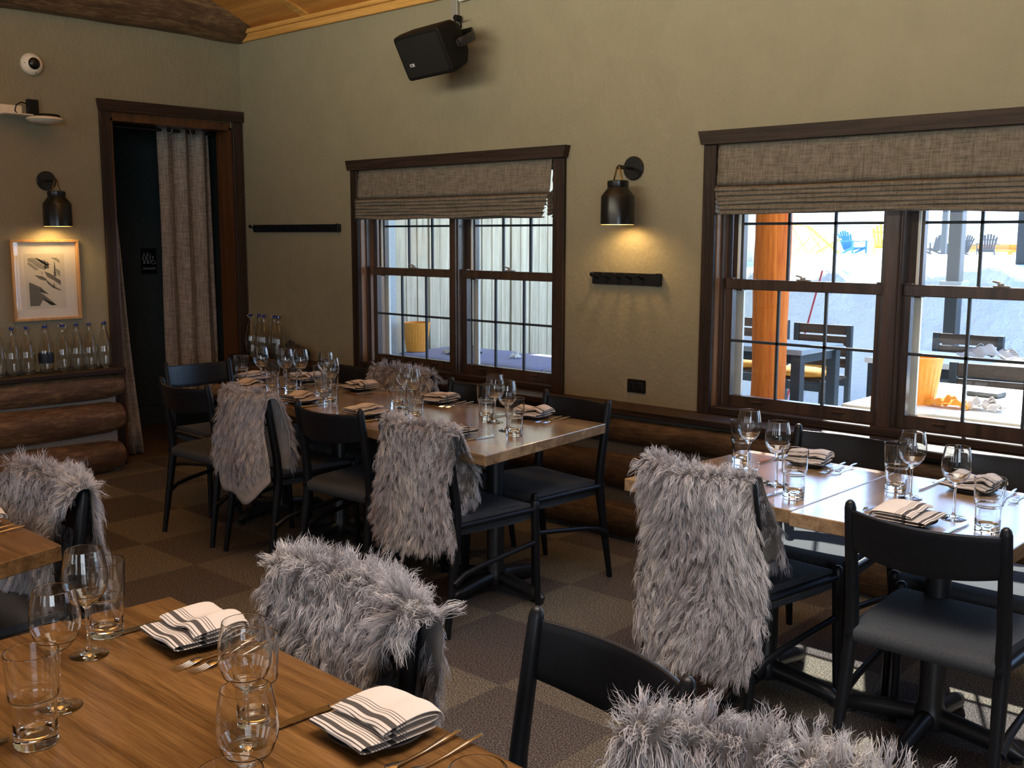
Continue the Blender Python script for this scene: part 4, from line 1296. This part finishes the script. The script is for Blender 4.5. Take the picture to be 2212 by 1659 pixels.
seat('at the left end of the long table, camera side', -4.610, 3.030, 0, 'pn', nrot=-88)
seat('behind the big pale throw, long table', -2.930, 2.870, 0, 'pnfFk')
seat('of the left small table, window side', -1.641, 3.345, 180, nrot=8, second=True)
seat('of the right small table, window side', -1.075, 3.345, 180, nrot=-8)
seat('behind the bare chair at the right small table', -1.085, 2.840, 0, nrot=-92, second=True)
seat('of the left small table, behind the longest throw', -1.64, 2.860, 0, 'pnk')

GW, GT = 'clear stemmed wine glasses', 'clear stepped water glasses'
def wg(x, y, where): place(wine, USED, at(x, y), random.Random(int(x * 1e4)).uniform(0, 6), 'clear stemmed wine glass ' + where, GW, 'wine glass')
def tm(x, y, where): place(tumbler, USED, at(x, y), random.Random(int(x * 1e4)).uniform(0, 6), 'clear stepped water glass ' + where, GT, 'water glass')
wg(-1.862, .855, 'next to the napkin at the left corner of the foreground table')
tm(-1.937, .927, 'behind the upper left wine glass of the foreground table')
wg(-1.683, .718, 'behind the water glass at the lower left')
tm(-1.586, .636, 'alone at the lower left of the foreground table')
wg(-1.326, .850, 'in front of the bushy throw, upper of two overlapping')
tm(-1.386, .905, 'hidden behind the two overlapping wine glasses')
wg(-1.119, .717, 'nearest the camera, lower of two overlapping')
tm(-1.040, .640, 'with only its rim above the bottom picture edge')
wg(-.752, .772, 'left of two rims at the bottom edge beside the forks')
wg(-.655, .800, 'right of two rims at the bottom edge beside the forks')
wg(-4.655, 3.145, 'at the far left end of the long table')
tm(-4.825, 3.135, 'at the head of the long table, furthest left')
wg(-4.50, 3.19, 'left of the crowded pair above the leather flap throw')
wg(-4.43, 3.235, 'right of the crowded pair above the leather flap throw')
tm(-4.52, 3.12, 'left one below the crowded wine glass pair')
tm(-4.415, 3.16, 'right one below the crowded wine glass pair')
wg(-4.235, 3.245, 'left of the pair in the middle of the long table')
tm(-4.165, 3.165, 'behind the tall pair in the middle of the long table')
wg(-4.010, 3.105, 'right of the pair in the middle of the long table')
tm(-3.930, 3.036, 'in front of the tall pair in the middle of the long table')
tm(-3.655, 3.215, 'left of the pair beside the small throw')
wg(-3.575, 3.190, 'rear of the pair in front of the small throw')
wg(-3.430, 3.105, 'front of the pair in front of the small throw')
tm(-3.325, 3.030, 'in front of the small throw, nearer the camera')
tm(-3.098, 3.238, 'left of the four glasses at the near table end')
wg(-3.015, 3.207, 'second from the left at the near table end')
wg(-2.846, 3.100, 'third from the left at the near table end')
tm(-2.750, 3.040, 'closest to the near corner of the long table')
tm(-1.822, 3.208, 'furthest left on the left small window table')
wg(-1.749, 3.125, 'left of the pair on the left small window table')
wg(-1.569, 2.989, 'right of the pair on the left small window table')
tm(-1.451, 2.878, 'at the seam of the two small window tables')
tm(-1.257, 3.179, 'left on the right small window table')
wg(-1.186, 3.117, 'left of the pair on the right small window table')
wg(-1.004, 2.969, 'right of the pair on the right small window table')
tm(-0.886, 2.887, 'near the right corner of the right small window table')
# forks showing on the table cut by the left edge
seat('on the table cut by the left picture edge', -2.962, 1.040, 180, 'nfF')

# ================================================================== outside: snowy terrace seen through the windows
from mathutils import noise as mn
def gz(x, y):
    yc = 9.25 + .35 * mn.noise((x * .55, 0, 3)) - (.0 if x > -5 else -.35 * min(1, (-5 - x)))
    t_ = max(0, min(1, (y - (yc - .48)) / .62)); t_ = t_ * t_ * (3 - 2 * t_)
    top = 1.13
    if y > 20: top = 1.2 - .4 * min(1, (y - 20) / 16)
    elif y > 9.5: top = 1.13 + .07 * (y - 9.5) / 10.5
    if y > 46: top += .11 * (y - 46)
    z = t_ * top
    z += t_ * .10 * mn.noise((x * .9, y * .8, 1)) * (1 if y < 16 else .5)
    near = max(0, 1 - abs(y - 9.4) / 1.4)
    z += t_ * near * (.30 * mn.noise((x * 1.3, y * 1.3, 7)) + .15 * mn.noise((x * 4, y * 6, 2)))
    return z - .02
xs = [-60, -50, -40, -34, -28, -24, -20, -17, -14, -12, -10] + [-9 + .1 * i for i in range(115)] + [3, 5, 8, 12, 18, 30, 45]
ys = [4.47, 5, 6, 7, 8, 8.3] + [8.4 + .06 * i for i in range(44)] + [11.2, 11.6, 12.2, 13, 14, 15, 16.5, 18, 20, 22, 25, 28, 31, 34, 37, 41, 46, 55, 70, 90, 120]
g = G(); nx = len(xs)
g.v = [(x, y, gz(x, y)) for y in ys for x in xs]
g.f = [(j * nx + i, j * nx + i + 1, (j + 1) * nx + i + 1, (j + 1) * nx + i) for j in range(len(ys) - 1) for i in range(nx - 1)]
g.mi = [0] * len(g.f)
struct('ground', g, 'snow', smooth='all')

# plank fence running away from the building
f_ = empty('plank_fence', (-7.3, 9.5, 0)); tag(f_, 'tall pale weathered plank fence running away outside the smaller window', 'fence')
rnd = random.Random(4)
y = 6.42; g = G()
while y < 13.4:
    w_ = .138
    g.box(-7.33 + rnd.uniform(-.004, .004), -7.30 + rnd.uniform(-.004, .004), y + .003, y + w_ - .003, 0, 3.4, bev=.003)
    y += w_ + (.0 if rnd.random() < .75 else .02)
rel(g, f_).build('planks', 'fence_wood', f_)
g = G(); g.box(-7.345, -7.334, 6.42, y, 0, 3.4); rel(g, f_).build('backing', 'dark_paint', f_)
g = G(); g.box(-7.34, -7.27, 4.47, 6.40, 0, 3.4); rel(g, f_).build('end_panel', 'pale_canvas', f_)
g = G()
for z in (.4, 1.7, 3.0): g.box(-7.40, -7.335, 6.42, 13.5, z, z + .09)
rel(g, f_).build('rail', 'fence_wood', f_)

# reddish log post
g = logm('X', 0, 3.28, 0, 0, .108, 77, 20, 40, .01)
g.v = [(-3.235 + p[1], 6.0 + p[2], p[0] - .02) for p in g.v]
tag(g.build('log_post', 'post_wood', None, True), 'orange-red peeled log post standing outside the big window', 'post')
# steel posts
for x, y, s, z0_, z1_, lb in ((-2.93, 8.35, .05, -.02, 3.4, 'thick dark steel post standing before the snow bank outside the big window'), (-8.70, 24.0, .055, 1.0, 5, 'thin dark post far off on the snow, left of the thick steel post'), (-4.40, 15.0, .06, 1.05, 4, 'dark post at the right edge of the big window, beyond the snow bank')):
    p_ = empty('steel_post', (x, y, z0_)); tag(p_, lb, 'post', 'dark steel posts outside')
    g = G(); g.box(-s, s, -s, s, 0, z1_ - z0_, bev=.006); g.build('shaft', 'post_metal', p_)
    if s == .05:
        g = G(); g.box(-.085, .085, -.085, .085, 1.145, 1.185, bev=.004); g.build('collar', 'pale_canvas', p_)
        g = G(); g.box(-.12, .12, -.12, .12, 0.02, .04); g.build('foot_plate', 'post_metal', p_)
g = G(); g.tube([(-4.12, 7.9, .0), (-4.03, 8.35, 1.22)], .008, 8)
tag(g.build('marker_stake', 'red_plastic', None, True), 'thin red marker stake leaning before the snow bank', 'stake')

# porch roof carried by the log post (it stands above the view and shades the fenced corner)
pr_ = empty('porch_roof', (-5.6, 7.0, 3.3)); tag(pr_, 'plank porch roof over the fenced corner outside', 'roof')
g = G(); g.box(-8.2, -3.2, 4.46, 9.7, 3.45, 3.55); rel(g, pr_).build('deck', 'fence_wood', pr_)
g = G(); g.box(-3.33, -3.17, 4.46, 9.7, 3.27, 3.45); rel(g, pr_).build('beam', 'post_wood', pr_)

# slatted terrace chairs
def make_tchair():
    c = empty('terrace_chair')
    for sx in (-1, 1):
        g = G(); g.box(sx * .22 - .02, sx * .22 + .02, -.24, -.20, 0, .83, bev=.003); g.build('rear_leg', 'dark_paint', c)
        g = G(); g.box(sx * .22 - .02, sx * .22 + .02, .19, .23, 0, .44, bev=.003); g.build('front_leg', 'dark_paint', c)
    g = G()
    for z in (.50, .585, .67, .755):
        g.box(-.20, .20, -.232, -.212, z, z + .072, bev=.003)
    g.build('backrest', 'slat_wood', c)
    g = G()
    for k in range(5): g.box(-.22, .22, -.20 + .082 * k, -.13 + .082 * k, .425, .445, bev=.003)
    g.build('seat', 'slat_wood', c)
    g = G(); g.box(-.21, .21, .195, .225, .36, .42); g.box(-.21, .21, -.235, -.205, .36, .42); g.build('apron', 'dark_paint', c)
    return c
tc = make_tchair(); GRP = 'dark slatted terrace chairs'
place(tc, USED, (-3.66, 7.42, 0), R(180), 'slatted terrace chair behind the terrace table right of the log post', GRP, 'chair')
o1 = place(tc, USED, (-4.30, 7.62, 0), R(176), 'slatted terrace chair left of the log post', GRP, 'chair')
place(tc, USED, (-2.52, 7.30, 0), R(180), 'slatted terrace chair in front of the thick steel post', GRP, 'chair')
place(tc, USED, (-1.80, 6.02, 0), R(4), 'brown slatted terrace chair with its back to the white terrace table', GRP, 'chair')
def cushion(x, y, z, a, lb, mat='orange_cloth', w_=.20, h_=.04, nm='seat_cushion'):
    def fn(u, v):
        th_ = 2 * math.pi * u; f2 = math.pi * v
        sq = lambda q: math.copysign(abs(q) ** .55, q)
        return (w_ * sq(math.cos(th_)) * math.sin(f2) ** .6, w_ * sq(math.sin(th_)) * math.sin(f2) ** .6, h_ * (1 - math.cos(f2)) * (1.0))
    g = G(); g.grid(fn, 28, 12, closed_u=True); o = g.build(nm, mat, None, True)
    o.location = (x, y, z); o.rotation_euler = (0, 0, a)
    tag(o, lb, 'cushion', 'orange cushions on the terrace chairs')
    return o
cushion(-3.66, 7.38, .446, .1, 'orange cushion on the terrace chair right of the log post')
cushion(-4.30, 7.58, .446, .3, 'orange cushion on the terrace chair left of the log post')
def ttable(x0, x1, y0, y1, mat, lb, z=.75):
    t_ = empty('terrace_table', ((x0 + x1) / 2, (y0 + y1) / 2, 0)); tag(t_, lb, 'table', 'terrace tables')
    g = G(); g.box(x0, x1, y0, y1, z - .035, z, bev=.004); rel(g, t_).build('tabletop', mat, t_)
    g = G(); g.box(x0 + .04, x1 - .04, y0 + .04, y1 - .04, z - .10, z - .036); rel(g, t_).build('apron', 'dark_paint', t_)
    for a in (x0 + .05, x1 - .05):
        for b in (y0 + .05, y1 - .05):
            g = G(); g.box(a - .035, a + .035, b - .035, b + .035, 0, z - .036, bev=.003); rel(g, t_).build('leg', 'dark_paint', t_)
ttable(-4.35, -3.22, 6.42, 7.06, 'table_outside', 'grey terrace table behind the log post')
ttable(-2.75, -1.45, 6.34, 7.00, 'mat_board', 'sunlit white terrace table before the thick steel post')
ttable(-2.04, -.95, 4.475, 5.50, 'mat_board', 'sunlit white terrace table right outside the big window')

# ribbed orange pots
def make_pot():
    n, m = 96, 20
    def fo(u, v, ins=0.0):
        a = 2 * math.pi * u
        r_ = .082 + .026 * v
        rib = .0035 * (.5 + .5 * math.cos(a * 26)) if (.08 < v < .80 and not ins) else 0
        return ((r_ - rib - ins) * math.cos(a), (r_ - rib - ins) * math.sin(a), .215 * v)
    g = G(); g.grid(lambda u, v: fo(u, v), n, m, closed_u=True)
    k = len(g.v); g.grid(lambda u, v: fo(u, 1 - .97 * v, .005), n, 8, closed_u=True)
    g.f += [(k - n + i, k - n + (i + 1) % n, k + (i + 1) % n, k + i) for i in range(n)]
    g.f.append(tuple(range(n))); g.f.append(tuple(range(len(g.v) - n, len(g.v)))); g.mi += [0] * (n + 2)
    return g.build('orange_pot', 'orange_plastic', None, 50)
pot = make_pot()
place(pot, USED, (-1.80, 4.735, .7505), 0, 'ribbed orange pot on the white table right outside the big window', 'ribbed orange pots', 'pot')
place(pot, USED, (-7.02, 6.42, .462), 1.0, 'ribbed orange pot on the lilac cushions by the plank fence', 'ribbed orange pots', 'pot')
pot2 = [o for o in bpy.data.objects if o.name.startswith('orange_pot')][-1]
pot2.scale = (1.18, 1.18, 1.22)
g = G(); g.box(-.075, .075, -.05, .05, 0, .022, bev=.004)
o = g.build('menu_slate', 'dark_paint'); o.location = (-1.63, 5.16, .7505); o.rotation_euler = (0, 0, -.1); tag(o, 'small flat dark slate on the white terrace table', 'slate')
def crumple(name, x, y, z, s, mat, lb, seed, cat='napkin', grp=None):
    ph = [random.Random(seed + k).uniform(0, 6.28) for k in range(8)]
    def fn(u, v):
        a, b = (u - .5) * 2, (v - .5) * 2
        h_ = .25 * (math.sin(a * 5 + ph[0] + b * 3) + math.sin(b * 6 + ph[1] - a * 4) + .6 * math.sin(a * 11 + b * 9 + ph[2])) + .62
        k = max(0, 1 - (a * a + b * b) * .5)
        return (s[0] * a * (1 + .12 * math.sin(b * 5 + ph[3])), s[1] * b * (1 + .15 * math.sin(a * 4 + ph[4])), s[2] * max(.03, h_ * k) + .004)
    g = G(); g.grid(fn, 26, 26); o = g.build(name, mat, None, True); solid(o, .004); o.location = (x, y, z)
    tag(o, lb, cat, grp); return o
crumple('used_napkin', -1.635, 4.70, .752, (.085, .05, .045), 'orange_cloth', 'crumpled orange cloth on the white table beside the orange pot', 3, grp='crumpled cloths outside')
crumple('used_napkin', -1.50, 4.73, .752, (.075, .05, .05), 'napkin_cloth', 'crumpled white and dark cloth on the white table, right of the orange one', 6, grp='crumpled cloths outside')
crumple('used_napkin', -2.13, 6.75, .752, (.17, .09, .085), 'napkin_cloth', 'striped cloth heap on the white table before the steel post', 9, grp='crumpled cloths outside')

# low platform with folded lilac pads outside the smaller window
lo = empty('low_platform', (-5.6, 6.45, 0)); tag(lo, 'low pale platform outside the smaller window', 'platform')
g = G(); g.box(-7.18, -4.48, 5.75, 7.15, .26, .335, bev=.006); g.box(-7.1, -4.55, 5.85, 7.05, 0, .26); rel(g, lo).build('deck', 'pale_canvas', lo)
k = 0
nm_ = ['by the fence', 'in the middle', 'at the window side end', 'furthest right']
for i, (xa, xb) in enumerate(((-7.16, -6.32), (-6.30, -5.46), (-5.44, -4.60))):
    for j in range(2):
        def fn(u, v, xa=xa, xb=xb, j=j):
            th_ = 2 * math.pi * u
            cx_, cy_ = (xa + xb) / 2 + .012 * j, 6.68 - .01 * j
            sq = lambda q: math.copysign(abs(q) ** .28, q)
            f2 = math.pi * v
            return (cx_ + (xb - xa) / 2 * sq(math.cos(th_)) * math.sin(f2) ** .22, cy_ + .43 * sq(math.sin(th_)) * math.sin(f2) ** .22, .337 + .062 * j + .0305 * (1 - math.cos(f2)) + .004 * math.sin(th_ * 7 + i) * math.sin(f2))
        g = G(); g.grid(fn, 60, 12, closed_u=True); o = g.build('folded_pad', 'lilac_canvas', None, True)
        tag(o, ('upper' if j else 'lower') + ' lilac-grey folded pad ' + nm_[i] + ' of the low platform', 'pad', 'lilac pads on the low platform')
crumple('used_napkin', -6.52, 6.52, .460, (.17, .10, .10), 'napkin_cloth', 'striped cloth lying on the lilac pads near the orange pot', 12, grp='crumpled cloths outside')
crumple('used_napkin', -5.98, 6.62, .460, (.045, .04, .05), 'mat_board', 'small white cloth on the lilac pads right of the window mullion', 15, grp='crumpled cloths outside')

# far chairs on the snow
def adirondack(mat, lb, x, y, rz, sc=1.0):
    c = empty('lounge_chair', (x, y, gz(x, y)), rz); tag(c, lb, 'chair', 'slatted lounge chairs far out on the snow')
    for k in range(6):
        a = (k - 2.5) * .095
        top = .98 - .35 * (abs(a) / .24) ** 2 * .35
        g = G(); g.prism([(a * .75 - .035, .28), (a * .75 + .035, .28), (a * 1.15 + .042, top - .02), (a * 1.15 + .02, top), (a * 1.15 - .02, top), (a * 1.15 - .042, top - .02)], 0, .02, 'XZ')
        g.v = [(p[0], p[1] - .18 - (p[2] - .28) * .42, p[2]) for p in g.v]
        g.build('back_slat', mat, c)
    g = G()
    g.prism([(-.26, .72), (.26, .72), (.26, .77), (-.26, .77)], -.40, -.37, 'XZ')
    g.build('back_rail', mat, c)
    g = G()
    for k in range(6): g.box(-.27, .27, -.20 + .10 * k, -.115 + .10 * k, .27 + .02 * k, .29 + .02 * k)
    g.build('seat', mat, c)
    for s in (-1, 1):
        g = G(); g.prism([(-.42, .56), (.46, .60), (.46, .625), (-.42, .585)], s * .34 - .06, s * .34 + .06, 'YZ'); g.build('armrest', mat, c)
        g = G(); g.prism([(-.62, 0), (-.54, 0), (.42, .33), (.42, .42), (.30, .40)], s * .28 - .015, s * .28 + .015, 'YZ'); g.build('rear_leg', mat, c)
        g = G(); g.prism([(.36, 0), (.43, 0), (.43, .60), (.36, .60)], s * .31 - .015, s * .31 + .015, 'YZ'); g.build('front_leg', mat, c)
    c.scale = (sc, sc, sc)
    return c
adirondack('blue_paint', 'blue slatted lounge chair standing alone on the far snow', -16.3, 36, R(-114), 1.0)
adirondack('yellow_wood', 'pale yellow lounge chair on the far snow right of the blue one', -12.6, 30, R(-150), 1.0)
adirondack('dark_paint', 'dark lounge chair behind the thick steel post on the far snow', -11.9, 34.3, R(160), .80)
adirondack('dark_paint', 'dark lounge chair right of the thick steel post on the far snow', -11.0, 34.0, R(190), .80)
adirondack('dark_paint', 'dark lounge chair left of the thick steel post on the far snow', -12.9, 34.6, R(70), .80)
def sling(lb, x, y, rz):
    c = empty('deck_chair', (x, y, gz(x, y)), rz); tag(c, lb, 'chair', 'yellow folding deck chairs on the snow')
    for s in (-1, 1):
        g = G(); g.tube([(s * .28, -.55, 0.0), (s * .28, .55, .95)], .022, 8, flat=(.7, 1.3)); g.build('long_leg', 'yellow_wood', c)
        g = G(); g.tube([(s * .25, .45, 0.0), (s * .25, -.45, .55)], .022, 8, flat=(.7, 1.3)); g.build('short_leg', 'yellow_wood', c)
    g = G(); g.tube([(-.28, .55, .95), (.28, .55, .95)], .02, 8); g.tube([(-.28, -.45, .55), (.28, -.45, .55)], .02, 8); g.tube([(-.28, -.55, 0.02), (.28, -.55, 0.02)], .02, 8); g.build('cross_bar', 'yellow_wood', c)
    return c
sling('yellow deck chair frame on the far snow right of the log post', -15.1, 30.2, R(60))
sling('yellow deck chair frame between the log post and the blue chair', -15.1, 31.4, R(110))
def bench(lb, x, y, l_):
    c = empty('orange_bench', (x, y, gz(x, y))); tag(c, lb, 'bench', 'orange benches far out on the snow')
    g = G(); g.box(-l_ / 2, l_ / 2, -.2, .2, .25, .33); g.build('seat', 'orange_plastic', c)
    g = G(); g.box(-l_ / 2, l_ / 2, .18, .22, .33, .50); g.build('backrest', 'orange_plastic', c)
    g = G(); g.box(-l_ / 2, -l_ / 2 + .06, -.18, .18, 0, .25); g.box(l_ / 2 - .06, l_ / 2, -.18, .18, 0, .25); g.build('leg', 'orange_plastic', c)
bench('orange bench behind the dark lounge chairs on the snow', -11.6, 36.5, 2.4)
bench('orange bench near the right edge of the big window, on the snow', -10.3, 35.5, 1.0)
g = G(); g.tube([(-30 + 2 * i, 40, gz(-30 + 2 * i, 40) + 1.05 + .12 * abs(math.sin(i * .4))) for i in range(24)], .02, 6)
tag(g.build('rope_line', 'grey_metal'), 'thin rope line strung across the far snow', 'rope')
